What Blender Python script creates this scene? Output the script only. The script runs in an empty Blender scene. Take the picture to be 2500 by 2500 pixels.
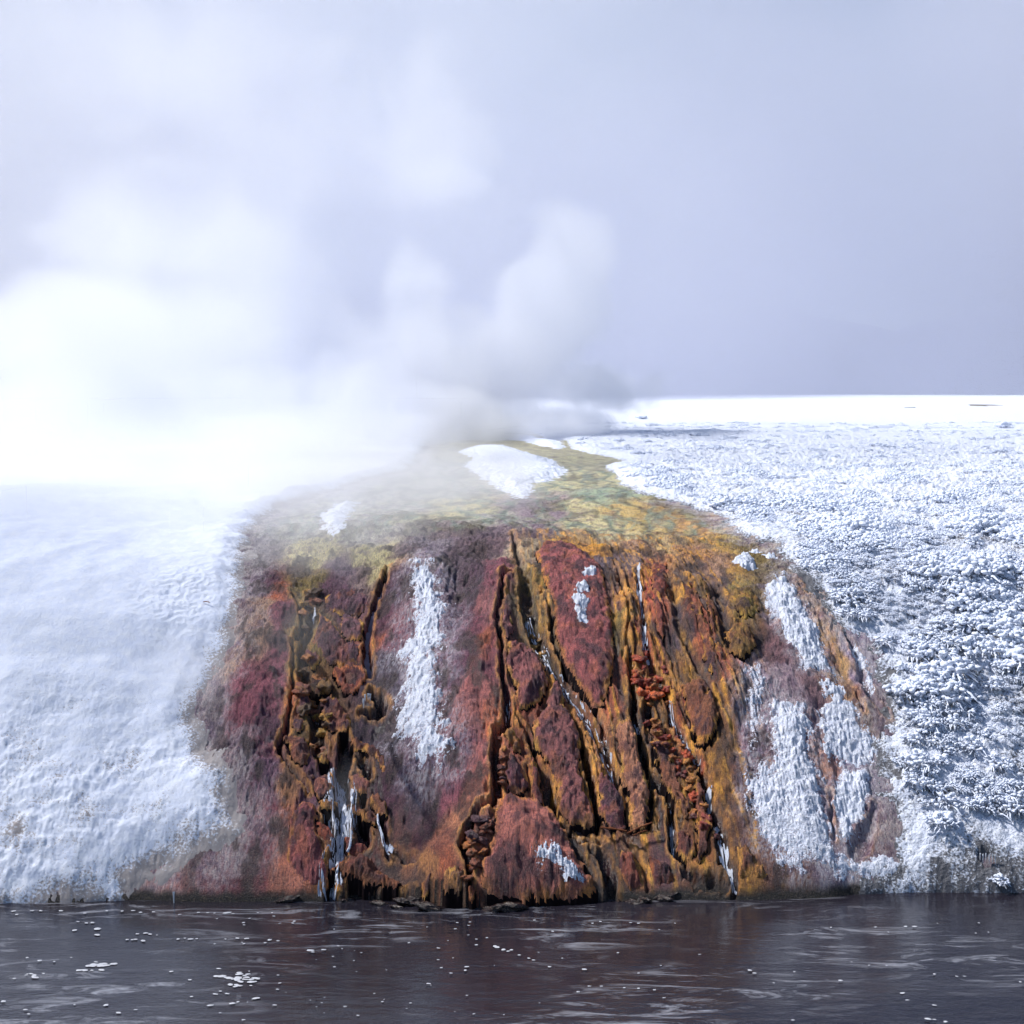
import bpy, math, random
import numpy as np
from mathutils import Vector

# ------------------------------------------------------------------ camera, world, sun, exposure
S = bpy.context.scene
COL = S.collection
FOC = 1.374                                   # focal length in picture widths
PITCH = math.atan(0.115 / FOC)
CAMZ = 6.0
cam_d = bpy.data.cameras.new('camera')
cam = bpy.data.objects.new('camera', cam_d)
COL.objects.link(cam)
cam.location = (0, 0, CAMZ)
cam.rotation_euler = (math.pi / 2 - PITCH, 0, 0)
cam_d.sensor_width = 36
cam_d.lens = 36 * FOC
cam_d.clip_start = 0.1
cam_d.clip_end = 5000
S.camera = cam

SUN_EL, SUN_AZ = math.radians(52), math.radians(-78)      # azimuth from +Y, towards +X
SUNDIR = Vector((math.sin(SUN_AZ) * math.cos(SUN_EL), math.cos(SUN_AZ) * math.cos(SUN_EL), math.sin(SUN_EL)))
W = bpy.data.worlds.new('World')
S.world = W
W.use_nodes = True
wn, wl = W.node_tree.nodes, W.node_tree.links
sky = wn.new('ShaderNodeTexSky')
sky.sky_type = 'NISHITA'
sky.sun_disc = False
sky.sun_elevation = SUN_EL
sky.sun_rotation = SUN_AZ
sky.air_density = 1.0
sky.dust_density = 1.0
sky.ozone_density = 4.0
wl.new(sky.outputs[0], wn['Background'].inputs[0])
wn['Background'].inputs[1].default_value = 0.08
sun_d = bpy.data.lights.new('sun', 'SUN')
sun_d.energy = 3.7
sun_d.angle = math.radians(4)
sun_d.color = (1.0, 0.97, 0.93)
sun = bpy.data.objects.new('sun', sun_d)
COL.objects.link(sun)
sun.rotation_euler = SUNDIR.to_track_quat('Z', 'Y').to_euler()
sun.location = (-20, 40, 40)

S.view_settings.view_transform = 'Standard'
S.view_settings.look = 'None'
S.view_settings.exposure = 0.44
S.view_settings.gamma = 1.0
S.view_settings.use_curve_mapping = False
S.render.engine = 'CYCLES'
cy = S.cycles
cy.use_adaptive_sampling = True
cy.adaptive_threshold = 0.04
cy.adaptive_min_samples = 16
cy.use_denoising = True
cy.time_limit = 800
cy.max_bounces = 12
cy.diffuse_bounces = 3
cy.glossy_bounces = 3
cy.transparent_max_bounces = 8
cy.volume_bounces = 12
cy.volume_step_rate = 1.0
cy.caustics_reflective = False
cy.caustics_refractive = False
cy.sample_clamp_indirect = 6

rng = np.random.default_rng(7)
random.seed(7)

# ------------------------------------------------------------------ noise
def _hash(ix, iy, seed):
    n = (ix * 374761393 + iy * 668265263 + seed * 974634777) & 0xFFFFFFFF
    n = ((n ^ (n >> 13)) * 1274126177) & 0xFFFFFFFF
    return (n ^ (n >> 16)) & 0xFFFFFFFF

def gnoise(x, y, seed=0):
    x = np.asarray(x, float); y = np.asarray(y, float)
    ix = np.floor(x).astype(np.int64); iy = np.floor(y).astype(np.int64)
    fx = x - ix; fy = y - iy
    u = fx * fx * fx * (fx * (fx * 6 - 15) + 10)
    v = fy * fy * fy * (fy * (fy * 6 - 15) + 10)
    def g(dx, dy):
        a = _hash(ix + dx, iy + dy, seed).astype(float) * (2 * math.pi / 4294967296.0)
        return np.cos(a) * (fx - dx) + np.sin(a) * (fy - dy)
    a = g(0, 0) * (1 - u) + g(1, 0) * u
    b = g(0, 1) * (1 - u) + g(1, 1) * u
    return (a * (1 - v) + b * v) * 1.5

def fbm(x, y, scale, octaves=4, seed=0, gain=0.5):
    s = 0; a = 1; f = scale
    for o in range(octaves):
        s = s + a * gnoise(x * f + o * 17.3, y * f - o * 9.1, seed + o)
        a *= gain; f *= 2.03
    return s

def billow(x, y, scale, octaves=3, seed=0):
    s = 0; a = 1; f = scale
    for o in range(octaves):
        s = s + a * (1 - np.abs(gnoise(x * f + o * 7.7, y * f + o * 3.1, seed + o)) * 1.6)
        a *= 0.5; f *= 2.1
    return s / 1.75

def sstep(a, b, x):
    t = np.clip((x - a) / (b - a), 0, 1)
    return t * t * (3 - 2 * t)

# ------------------------------------------------------------------ base ground
def ray(X, Y):
    X = np.asarray(X, float); Y = np.asarray(Y, float)
    u = (X / 2500 - .5) / FOC; v = (.5 - Y / 2500) / FOC
    c, s = math.cos(PITCH), math.sin(PITCH)
    return u, c + v * s, -s + v * c

_tx = np.array([-400, 0, 390, 900, 1170, 1420, 1800, 2070, 2500, 2900.])
_ty = np.array([2206, 2206, 2200, 2206, 2218, 2208, 2192, 2178, 2176, 2176.])
_dx, _dy, _dz = ray(_tx, _ty)
_t = CAMZ / -_dz
TOEX, TOEY = _dx * _t, _dy * _t
PS = np.array([-8, -.45, -.12, 0, .12, .5, 1.2, 2.2, 3.2, 4.2, 5.2, 6.2, 7.5, 10, 16, 28, 60, 100, 250, 600, 3000.])
PZ = np.array([-1.2, -.7, -.25, .05, .22, .62, 1.22, 2.0, 2.68, 3.18, 3.5, 3.7, 3.85, 3.98, 4.2, 4.5, 4.86, 5.0, 5.25, 5.2, 5.0])
_fs = np.concatenate([np.linspace(-8, 12, 2001), np.geomspace(12.01, 3000, 1500)])
_fz = np.interp(_fs, PS, PZ)
_k = np.hanning(61); _k /= _k.sum()
_sm = np.convolve(np.pad(_fz[:2001], 30, mode='edge'), _k, 'valid')
_fz[60:1940] = np.where(_fs[60:1940] > .6, _sm[60:1940], _fz[60:1940])

def toe(x):
    return np.interp(x, TOEX, TOEY) + 0.10 * gnoise(np.asarray(x) * .7, 3.3, 5)

def B(x, y):
    s = y - toe(x)
    z = np.interp(s, _fs, _fz)
    # far ground: a low rise on the right
    z = z + 0.55 * sstep(70, 170, y) * sstep(10, 60, x) * (1 - sstep(300, 900, y))
    z = z + 0.16 * gnoise(x * .22 + 4, y * .22, 11) * sstep(.5, 3, s) * (1 - sstep(40, 80, y))
    z = z + 0.30 * sstep(1, 4, s) * np.exp(-((x - 0.3) / 2.6) ** 2) * np.exp(-((s - 3.5) / 3.0) ** 2)
    return z

def P(pts):
    """picture position (2500 wide) -> ground point, by following the sight line to the ground"""
    a = np.asarray(pts, float)
    dx, dy, dz = ray(a[:, 0], a[:, 1])
    t = np.concatenate([np.linspace(12, 32, 500), np.geomspace(32.1, 400, 700)])
    z = CAMZ + dz[:, None] * t
    h = B(dx[:, None] * t, dy[:, None] * t)
    below = z < h
    i = np.where(below.any(1), below.argmax(1), len(t) - 1)
    i = np.maximum(i, 1)
    r = np.arange(len(a))
    d0 = (z - h)[r, i - 1]; d1 = (z - h)[r, i]
    f = np.clip(d0 / (d0 - d1 + 1e-12), 0, 1)
    tt = t[i - 1] + f * (t[i] - t[i - 1])
    return np.stack([dx * tt, dy * tt], 1)

def seg_dist(x, y, line, widths=None, reach=None):
    """distance to a polyline and the width interpolated along it; far points get 9"""
    best = np.full(x.shape, 9.0); bw = np.full(x.shape, 0.01)
    R = reach or 0.6
    for i in range(len(line) - 1):
        ax, ay = line[i]; bx, by = line[i + 1]
        m = (x > min(ax, bx) - R) & (x < max(ax, bx) + R) & (y > min(ay, by) - R) & (y < max(ay, by) + R)
        if not m.any():
            continue
        px, py = x[m], y[m]
        ex, ey = bx - ax, by - ay
        t = np.clip(((px - ax) * ex + (py - ay) * ey) / (ex * ex + ey * ey + 1e-12), 0, 1)
        d = np.hypot(px - ax - t * ex, (py - ay - t * ey))
        b = best[m]; w_ = bw[m]
        k = d < b
        b[k] = d[k]
        if widths is not None:
            w_[k] = (widths[i] + t * (widths[i + 1] - widths[i]))[k]
        best[m] = b; bw[m] = w_
    return best, bw

def poly_sd(x, y, poly):
    """signed distance to a polygon, positive inside"""
    d2 = np.full(x.shape, 1e9); inside = np.zeros(x.shape, bool)
    n = len(poly)
    for i in range(n):
        ax, ay = poly[i]; bx, by = poly[(i + 1) % n]
        ex, ey = bx - ax, by - ay
        t = np.clip(((x - ax) * ex + (y - ay) * ey) / (ex * ex + ey * ey + 1e-12), 0, 1)
        d2 = np.minimum(d2, (x - ax - t * ex) ** 2 + (y - ay - t * ey) ** 2)
        c = ((ay > y) != (by > y)) & (x < (bx - ax) * (y - ay) / (by - ay + 1e-15) + ax)
        inside ^= c
    return np.where(inside, 1, -1) * np.sqrt(d2)

def inbox(x, y, poly, pad):
    return (x > poly[:, 0].min() - pad) & (x < poly[:, 0].max() + pad) & (y > poly[:, 1].min() - pad) & (y < poly[:, 1].max() + pad)

# ------------------------------------------------------------------ traced runnels: (picture points, half widths in picture px, depth m)
PXM = 0.0049          # metres per picture pixel at the bank
RUN = [
 ([(714,1462),(728,1480),(735,1518),(740,1534),(728,1560),(712,1583),(717,1606),(714,1641),(717,1676),(714,1704),(710,1734),(700,1769),(700,1792),(684,1834),(684,1859),(705,1885),(728,1913),(756,1943)], [5,6,6,9,8,7,5,5,6,7,8,8,9,10,10,10,9,6], .30),
 ([(755,1450),(757,1490),(762,1530),(748,1560),(738,1600),(740,1650),(762,1690),(772,1740),(775,1790),(782,1840),(795,1880)], [14,14,15,15,16,20,24,24,24,22,20], .20),
 ([(945,1400),(938,1430),(919,1480),(905,1513),(896,1560),(896,1595),(900,1625),(905,1648)], [8,12,13,13,13,15,16,8], .30),
 ([(905,1690),(925,1700),(935,1725),(915,1740),(880,1745)], [14,20,22,16,10], .38),
 ([(838,1800),(842,1830),(840,1870),(830,1910),(834,1962),(832,1990),(836,2036),(834,2083),(812,2118),(805,2153),(807,2195)], [18,24,26,24,28,26,24,20,16,14,18], .40),
 ([(800,1995),(802,2030),(815,2060)], [16,16,8], .35),
 ([(885,2010),(890,2040),(880,2070)], [26,22,12], .35),
 ([(880,1850),(895,1880),(900,1910)], [12,18,10], .38),
 ([(880,1935),(890,1955),(885,1970)], [10,14,8], .30),
 ([(930,1985),(937,2005),(940,2040),(950,2070)], [8,10,8,5], .25),
 ([(960,2045),(990,2070),(1020,2088)], [6,8,6], .2),
 ([(860,2168),(900,2180),(960,2180),(1000,2176)], [14,18,18,12], .35),
 ([(1249,1412),(1228,1430),(1224,1486),(1217,1510),(1212,1542),(1226,1591),(1224,1626),(1226,1673),(1238,1708),(1238,1742),(1238,1794),(1214,1820),(1210,1850),(1212,1920),(1214,1957),(1203,1983),(1168,2006),(1145,2048),(1133,2083),(1140,2111),(1150,2153),(1146,2200)], [4,9,8,8,8,9,9,11,13,14,15,15,15,15,14,9,9,14,17,13,8,8], .34),
 ([(1251,1296),(1263,1358),(1284,1393),(1284,1440),(1291,1486),(1300,1533),(1322,1579),(1348,1621),(1386,1674),(1415,1719),(1452,1782),(1481,1852),(1500,1906),(1512,1930)], [7,14,24,28,30,28,22,20,18,18,20,20,12,4], .20),
 ([(1322,1440),(1345,1500),(1350,1560),(1386,1641),(1431,1707),(1464,1757),(1485,1831),(1510,1906)], [4,6,7,8,8,8,8,8], .36),
 ([(1398,1742),(1412,1790),(1425,1838),(1436,1885),(1445,1921),(1455,1968),(1460,2019)], [6,9,14,14,13,8,7], .42),
 ([(1262,1765),(1290,1800),(1300,1840),(1313,1875),(1331,1900),(1339,1937),(1349,1973),(1359,2006),(1390,2032),(1429,2045),(1481,2050)], [6,8,6,9,19,20,15,10,7,5,3], .40),
 ([(1285,1880),(1291,1920),(1295,1952)], [3,4,4], .3),
 ([(1528,1973),(1528,2022)], [3,3], .3),
 ([(1555,1380),(1560,1440),(1572,1502),(1573,1548),(1580,1595),(1595,1635),(1613,1667),(1629,1704),(1639,1750),(1662,1787),(1688,1838),(1700,1870),(1722,1932),(1730,1968),(1745,2012),(1761,2051),(1768,2102),(1787,2144),(1794,2190)], [6,8,9,10,14,18,16,10,10,12,14,17,14,14,15,17,18,12,10], .27),
 ([(1500,1370),(1520,1430),(1535,1500),(1530,1560),(1542,1626),(1542,1673),(1548,1719),(1550,1766),(1564,1831),(1574,1875),(1611,1916),(1636,1960),(1639,2012),(1642,2071),(1675,2110)], [3,4,4,5,10,10,13,14,16,16,13,13,11,10,6], .33),
 ([(1580,1720),(1590,1760),(1590,1790)], [14,14,8], .3),
 ([(1587,1895),(1590,1947),(1587,1999),(1583,2020)], [7,10,8,4], .34),
 ([(1395,2070),(1420,2095),(1440,2140)], [6,12,14], .24),
 ([(1440,2065),(1475,2095),(1490,2140),(1495,2180)], [6,16,20,20], .28),
 ([(1525,2050),(1560,2090),(1575,2130),(1580,2170)], [4,6,6,4], .22),
 ([(1670,2130),(1700,2145),(1740,2150),(1770,2165)], [10,20,22,16], .26),
 ([(1645,1440),(1655,1520),(1680,1570),(1700,1625),(1735,1680)], [12,18,16,10,6], .12),
 ([(1735,1410),(1758,1480),(1770,1545),(1790,1600)], [14,18,20,22], .14),
 ([(1470,1365),(1500,1390),(1515,1420)], [14,14,8], .08),
 ([(1655,1690),(1640,1650)], [4,4], .2),
 ([(2064,1554),(2095,1610),(2110,1670),(2130,1710),(2168,1748)], [8,18,20,16,10], .14),
 ([(2090,1692),(2100,1720),(2112,1750)], [4,5,3], .2),
 ([(2027,1950),(2030,1997),(2038,2075)], [4,5,4], .2),
 ([(2139,1968),(2115,2030),(2090,2085)], [8,24,26], .10),
 ([(1915,1400),(1954,1450),(1996,1520),(2025,1590),(2050,1650)], [6,8,9,9,10], .06),
]
RUNW = [(P(p), np.array(w) * PXM * .85, d * .72) for p, w, d in RUN]

# broad swells of the face: (picture points, half width m, height m)
SWELL = [
 ([(1020,1400),(1040,1520),(1030,1700),(1050,1880)], .55, .26),
 ([(1215,1440),(1185,1560),(1180,1720),(1180,1860),(1150,2000),(1090,2110)], .42, .22),
 ([(1130,1430),(1150,1500)], .25, -.14),
 ([(1060,1990),(1000,2060)], .45, -.20),
 ([(950,1700),(955,1790)], .3, -.18),
 ([(660,1500),(640,1640),(600,1790)], .5, .18),
 ([(640,1900),(700,2000),(740,2100)], .5, .16),
 ([(1700,1420),(1720,1520),(1740,1620)], .14, .10),
 ([(1670,1440),(1690,1520)], .10, .08),
 ([(1800,1470),(1825,1540),(1800,1640),(1770,1760),(1780,1900),(1800,2040),(1840,2130)], .3, .16),
 ([(1600,1400),(1610,1500)], .12, .07),
 ([(1535,1440),(1540,1560)], .08, .08),
 ([(1930,1450),(1980,1600),(1920,1800),(1920,2000),(1980,2120)], .5, .18),
 ([(1540,1800),(1500,1760)], .2, .10),
]
SWELLW = [(P(p), w, h) for p, w, h in SWELL]

def warp(x, y):
    return (x + .030 * gnoise(x * 9, y * 9, 31) + .014 * gnoise(x * 26, y * 26, 32),
            y + .035 * gnoise(x * 8, y * 8, 33) + .014 * gnoise(x * 24, y * 24, 34))

def lip(x):
    """distance from the toe line to the front of the overhanging crust"""
    c = np.exp(-((x + .3) / 2.2) ** 6)
    return -.30 + .36 * c + c * (.02 * np.clip(gnoise(x * 2.6, 0 * x + 1.8, 74), -1, 1) + .006 * gnoise(x * 9, 0 * x + 4.1, 75))

def swells(x, y):
    z = np.zeros(x.shape)
    for line, w, h in SWELLW:
        d, _ = seg_dist(x, y, line, reach=w * 2.6)
        z += h * np.exp(-(d / w) ** 2) * (d < 8)
    return z

def rills(x, y):
    """many thin runnels that fan down the face"""
    t = (x - .3) / (29.5 - y) + .006 * fbm(x, y, 1.6, 3, 221)
    a = 1 - np.abs(gnoise(t * 52, y * .45, 223)) * 1.9
    b = 1 - np.abs(gnoise(t * 120, y * .8 + 5, 225)) * 1.9
    w = np.clip(.30 + .9 * fbm(x, y, .55, 3, 227) + .75 * np.exp(-((x - 2.1) / 1.0) ** 2), 0, 1)
    s = y - toe(x)
    w = w * (.30 + .70 * sstep(-1.2, .3, x)) * sstep(.1, .5, s) * (1 - sstep(5.2, 7.2, s)) * sstep(-4.2, -3.4, x) * (1 - sstep(3.0, 3.5, x))
    return w * np.maximum(sstep(.62, .98, a), .7 * sstep(.6, .98, b))

def relief(x, y, full=False):
    """ground height with swells, fine relief and the cut runnels; full=True also returns (wetness, rim)"""
    s = y - toe(x)
    near = 1 - sstep(26, 34, y)
    z = B(x, y) + swells(x, y)
    face = sstep(.1, .8, s)
    z += face * near * (.060 * fbm(x, y * .8, 2.2, 4, 41) + .028 * fbm(x, y, 8, 4, 45, .6))
    z += face * near * .017 * fbm(x * 2.2, y * .7, 14, 3, 51)
    z -= .055 * rills(x, y)
    z -= .60 * sstep(22.0, 23.6, y) * (z - B(x, y) - swells(x, y))
    z += (1 - near) * .03 * fbm(x, y, .6, 3, 55)
    wx, wy = warp(x, y)
    wet = np.zeros(x.shape); rim = np.zeros(x.shape); cut = np.zeros(x.shape)
    for line, w, dep in RUNW:
        d, ww = seg_dist(wx, wy, line, w, reach=.45)
        e = d - ww
        c = dep * (1 - sstep(-.055, .016, e)) + .05 * dep * (1 - sstep(-.2, 0, e))
        cut = np.maximum(cut, c)
        wet = np.maximum(wet, (1 - sstep(-.012, .016, e)) * min(1, dep / .2))
        rim = np.maximum(rim, (sstep(-.012, .012, e) * (1 - sstep(.02, .07, e))) * min(1, dep / .25) * (d < 8))
    z = z - cut * (1 + .35 * gnoise(x * 7, y * 5, 61)) + rim * .022 * (1 - wet)
    z += wet * .035 * fbm(x, y, 12, 3, 63)
    # the crust ends in a black undercut face above the river
    z = np.where(s < lip(x), np.minimum(z, -.15), z)
    if full:
        return z, wet, rim * (1 - wet), cut
    return z

# ------------------------------------------------------------------ mesh and object helpers
def crust(c):
    c = lin(c); l = .3 * c[0] + .5 * c[1] + .2 * c[2]
    return tuple(max(.004, k * (1.06 * v - .06 * l) + o) for v, o, k in zip(c, (0, 0, .006), (1.78, 1.66, 1.86)))

def lin(c):
    return tuple((v / 255 / 12.92) if v / 255 <= .04045 else ((v / 255 + .055) / 1.055) ** 2.4 for v in c)

def mesh_np(name, verts, quads, attrs=None, smooth=True):
    me = bpy.data.meshes.new(name)
    verts = np.ascontiguousarray(verts, np.float32); quads = np.ascontiguousarray(quads, np.int32)
    n, k = quads.shape
    me.vertices.add(len(verts)); me.vertices.foreach_set('co', verts.ravel())
    me.loops.add(n * k); me.loops.foreach_set('vertex_index', quads.ravel())
    me.polygons.add(n)
    me.polygons.foreach_set('loop_start', np.arange(0, n * k, k, dtype=np.int32))
    me.polygons.foreach_set('loop_total', np.full(n, k, np.int32))
    if smooth:
        me.polygons.foreach_set('use_smooth', np.ones(n, bool))
    me.update(calc_edges=True)
    for an, av in (attrs or {}).items():
        av = np.asarray(av, np.float32)
        if av.ndim == 2:
            a = me.attributes.new(an, 'FLOAT_COLOR', 'POINT')
            if av.shape[1] == 3:
                av = np.concatenate([av, np.ones((len(av), 1), np.float32)], 1)
            a.data.foreach_set('color', np.ascontiguousarray(av).ravel())
        else:
            a = me.attributes.new(an, 'FLOAT', 'POINT'); a.data.foreach_set('value', av)
    return me

def link(name, me, mat, label=None, cat=None, group=None, kind=None, parent=None, loc=None):
    o = bpy.data.objects.new(name, me)
    COL.objects.link(o)
    if mat is not None and me is not None and not me.materials:
        me.materials.append(mat)
    if label: o['label'] = label
    if cat: o['category'] = cat
    if group: o['group'] = group
    if kind: o['kind'] = kind
    if parent: o.parent = parent
    if loc is not None: o.location = loc
    return o

def grid_quads(nr, nc, keep=None):
    i = np.arange(nr * nc).reshape(nr, nc)
    q = np.stack([i[:-1, :-1], i[:-1, 1:], i[1:, 1:], i[1:, :-1]], -1).reshape(-1, 4)
    if keep is not None:
        k = keep.reshape(nr, nc)
        kk = (k[:-1, :-1] | k[:-1, 1:] | k[1:, 1:] | k[1:, :-1]).ravel()
        q = q[kk]
    return q

def compact(verts, quads, attrs):
    used = np.unique(quads)
    m = np.full(len(verts), -1, np.int64); m[used] = np.arange(len(used))
    return verts[used], m[quads], {k: np.asarray(v)[used] for k, v in attrs.items()}

# ------------------------------------------------------------------ materials
def new_mat(name):
    m = bpy.data.materials.new(name); m.use_nodes = True
    return m, m.node_tree.nodes, m.node_tree.links, m.node_tree.nodes['Principled BSDF']

def nd(nodes, typ, **kw):
    n = nodes.new(typ)
    for k, v in kw.items():
        if k in n.inputs: n.inputs[k].default_value = v
        else: setattr(n, k, v)
    return n

def math_n(N, L, op, a, b=None, clamp=False):
    n = N.new('ShaderNodeMath'); n.operation = op; n.use_clamp = clamp
    for i, v in enumerate((a, b)):
        if v is None: continue
        if isinstance(v, (int, float)): n.inputs[i].default_value = v
        else: L.new(v, n.inputs[i])
    return n.outputs[0]

def mix_c(N, L, fac, a, b, blend='MIX'):
    n = N.new('ShaderNodeMix'); n.data_type = 'RGBA'; n.blend_type = blend
    for i, v in ((0, fac), (6, a), (7, b)):
        if isinstance(v, (int, float)): n.inputs[i].default_value = v
        elif isinstance(v, tuple): n.inputs[i].default_value = (*v, 1) if len(v) == 3 else v
        else: L.new(v, n.inputs[i])
    return n.outputs[2]

def noise_n(N, L, co, scale, detail=4, rough=.55, vec_scale=None):
    if vec_scale:
        mp = N.new('ShaderNodeMapping'); mp.inputs['Scale'].default_value = vec_scale
        L.new(co, mp.inputs[0]); co = mp.outputs[0]
    n = N.new('ShaderNodeTexNoise'); n.inputs['Scale'].default_value = scale
    n.inputs['Detail'].default_value = detail; n.inputs['Roughness'].default_value = rough
    L.new(co, n.inputs['Vector'])
    return n.outputs[0]

def ramp_n(N, L, fac, stops):
    r = N.new('ShaderNodeValToRGB'); L.new(fac, r.inputs[0])
    e = r.color_ramp.elements
    while len(e) < len(stops): e.new(.5)
    for i, (p, c) in enumerate(stops):
        e[i].position = p; e[i].color = (*c, 1) if isinstance(c, tuple) else (c, c, c, 1)
    return r.outputs[0]

def make_mineral():
    m, N, L, bs = new_mat('mineral_mat')
    geo = N.new('ShaderNodeNewGeometry'); co = geo.outputs['Position']
    at = N.new('ShaderNodeAttribute'); at.attribute_name = 'col'
    wa = N.new('ShaderNodeAttribute'); wa.attribute_name = 'wet'
    fine = noise_n(N, L, co, 42, 6, .72)
    speck = noise_n(N, L, co, 105, 3, .65)
    fib = noise_n(N, L, co, 24, 6, .7, (2.4, .6, .6))
    big = noise_n(N, L, co, 4.2, 6, .66)
    c = at.outputs['Color']
    dry = math_n(N, L, 'SUBTRACT', 1.0, wa.outputs['Fac'])
    # darker and lighter growth in the mat, fibres combed downhill, pale crystals
    c = mix_c(N, L, ramp_n(N, L, fib, [(.36, .88), (.53, .0)]), c, mix_c(N, L, 1.0, c, (.26, .19, .32), 'MULTIPLY'))
    c = mix_c(N, L, ramp_n(N, L, big, [(.37, .80), (.52, 0.)]), c, mix_c(N, L, 1.0, c, (.36, .26, .44), 'MULTIPLY'))
    c = mix_c(N, L, ramp_n(N, L, fine, [(.51, 0.), (.66, .9)]), c, mix_c(N, L, .25, mix_c(N, L, 1.0, c, (1.9, 1.8, 1.6), 'MULTIPLY'), (.48, .34, .20)))
    c = mix_c(N, L, math_n(N, L, 'MULTIPLY', dry, ramp_n(N, L, speck, [(.60, 0.), (.70, .45)])), c, (.60, .48, .45))
    c = mix_c(N, L, ramp_n(N, L, speck, [(.33, .75), (.43, 0.)]), c, mix_c(N, L, 1.0, c, (.25, .2, .26), 'MULTIPLY'))
    L.new(c, bs.inputs['Base Color'])
    rr = N.new('ShaderNodeMapRange'); L.new(wa.outputs['Fac'], rr.inputs[0])
    rr.inputs[3].default_value = .68; rr.inputs[4].default_value = .22
    L.new(rr.outputs[0], bs.inputs['Roughness'])
    bs.inputs['Specular IOR Level'].default_value = .58
    h = math_n(N, L, 'ADD', math_n(N, L, 'MULTIPLY', fib, 1.0), math_n(N, L, 'MULTIPLY', fine, 1.1))
    h = math_n(N, L, 'ADD', h, math_n(N, L, 'MULTIPLY', speck, .35))
    bu = nd(N, 'ShaderNodeBump', Strength=.9, Distance=.05)
    L.new(math_n(N, L, 'SUBTRACT', 1.0, math_n(N, L, 'MULTIPLY', wa.outputs['Fac'], .55)), bu.inputs['Strength'])
    L.new(h, bu.inputs['Height']); L.new(bu.outputs[0], bs.inputs['Normal'])
    return m

def make_snow(name, gran, bump, dirt):
    m, N, L, bs = new_mat(name)
    geo = N.new('ShaderNodeNewGeometry'); co = geo.outputs['Position']
    at = N.new('ShaderNodeAttribute'); at.attribute_name = 'bare'
    a = noise_n(N, L, co, gran, 5, .65)
    b = noise_n(N, L, co, gran * .22, 4, .6)
    c = mix_c(N, L, ramp_n(N, L, b, [(.35, 0.), (.7, 1.)]), (.73, .78, .92), (.83, .86, .94))
    # frost thins out over dry grass and mineral crust where 'bare' is high
    thin = math_n(N, L, 'ADD', math_n(N, L, 'MULTIPLY', at.outputs['Fac'], 1.0), math_n(N, L, 'MULTIPLY', math_n(N, L, 'SUBTRACT', .5, a), 1.7))
    c = mix_c(N, L, ramp_n(N, L, thin, [(.34, 0.), (.62, .9)]), c, dirt)
    L.new(c, bs.inputs['Base Color'])
    bs.inputs['Roughness'].default_value = .75
    bs.inputs['Specular IOR Level'].default_value = .2
    bu = nd(N, 'ShaderNodeBump', Strength=.8, Distance=bump)
    L.new(math_n(N, L, 'ADD', a, math_n(N, L, 'MULTIPLY', b, 1.2)), bu.inputs['Height'])
    L.new(bu.outputs[0], bs.inputs['Normal'])
    return m

M_MIN = make_mineral()
M_SNOW = make_snow('snow_mat', 34, .010, lin((150, 140, 135)))
M_FROST = make_snow('frost_mat', 58, .035, lin((118, 78, 82)))
M_FROSTG = make_snow('frosted_turf_mat', 30, .05, lin((74, 72, 74)))

def plain_mat(name, col, rough=.6, spec=.3, var=.25, scale=8, bump=.01):
    m, N, L, bs = new_mat(name)
    geo = N.new('ShaderNodeNewGeometry'); co = geo.outputs['Position']
    n = noise_n(N, L, co, scale, 5, .6)
    c = mix_c(N, L, ramp_n(N, L, n, [(.3, 0.), (.7, 1.)]), tuple(v * (1 - var) for v in col), tuple(min(1, v * (1 + var)) for v in col))
    L.new(c, bs.inputs['Base Color'])
    bs.inputs['Roughness'].default_value = rough
    bs.inputs['Specular IOR Level'].default_value = spec
    if bump:
        bu = nd(N, 'ShaderNodeBump', Strength=.7, Distance=bump)
        L.new(n, bu.inputs['Height']); L.new(bu.outputs[0], bs.inputs['Normal'])
    return m

M_RIME = plain_mat('rime_mat', (.76, .81, .93), .7, .2, .05, 40, .008)
M_BLADE = plain_mat('dry_grass_mat', (.17, .15, .12), .7, .2, .4, 20, 0)
M_FOAM = plain_mat('foam_mat', (.52, .53, .57), .5, .3, .08, 40, .004)
M_WHITE = plain_mat('white_water_mat', (.58, .61, .70), .25, .5, .25, 40, .012)
M_ICE = plain_mat('ice_mat', (.75, .78, .84), .12, .5, .05, 20, 0)
M_TWIG = plain_mat('twig_mat', lin((120, 70, 45)), .7, .2, .3, 30, .003)
M_HILL = plain_mat('forest_hill_mat', (.045, .052, .066), .9, .1, .4, .05, 0)

def make_river():
    m, N, L, bs = new_mat('river_mat')
    geo = N.new('ShaderNodeNewGeometry'); co = geo.outputs['Position']
    w1 = noise_n(N, L, co, 2.2, 6, .6, (.55, 1.7, 1))
    w2 = noise_n(N, L, co, 9, 4, .6, (.6, 1.6, 1))
    w3 = noise_n(N, L, co, .5, 3, .5, (.7, 1.2, 1))
    st = noise_n(N, L, co, 2.2, 9, .74, (.45, 2.0, 1))
    st.node.inputs['Distortion'].default_value = 1.2
    film = math_n(N, L, 'MULTIPLY', ramp_n(N, L, st, [(.52, 0.), (.66, 1.)]), ramp_n(N, L, w3, [(.42, 0.), (.60, .75)]))
    c = mix_c(N, L, film, (.017, .015, .022), (.38, .39, .44))
    L.new(c, bs.inputs['Base Color'])
    bs.inputs['Roughness'].default_value = .07
    bs.inputs['IOR'].default_value = 1.50
    bs.inputs['Specular IOR Level'].default_value = .5
    h = math_n(N, L, 'ADD', w1, math_n(N, L, 'MULTIPLY', w2, .30))
    bu = nd(N, 'ShaderNodeBump', Strength=.24, Distance=.06)
    L.new(h, bu.inputs['Height']); L.new(bu.outputs[0], bs.inputs['Normal'])
    return m

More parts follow.
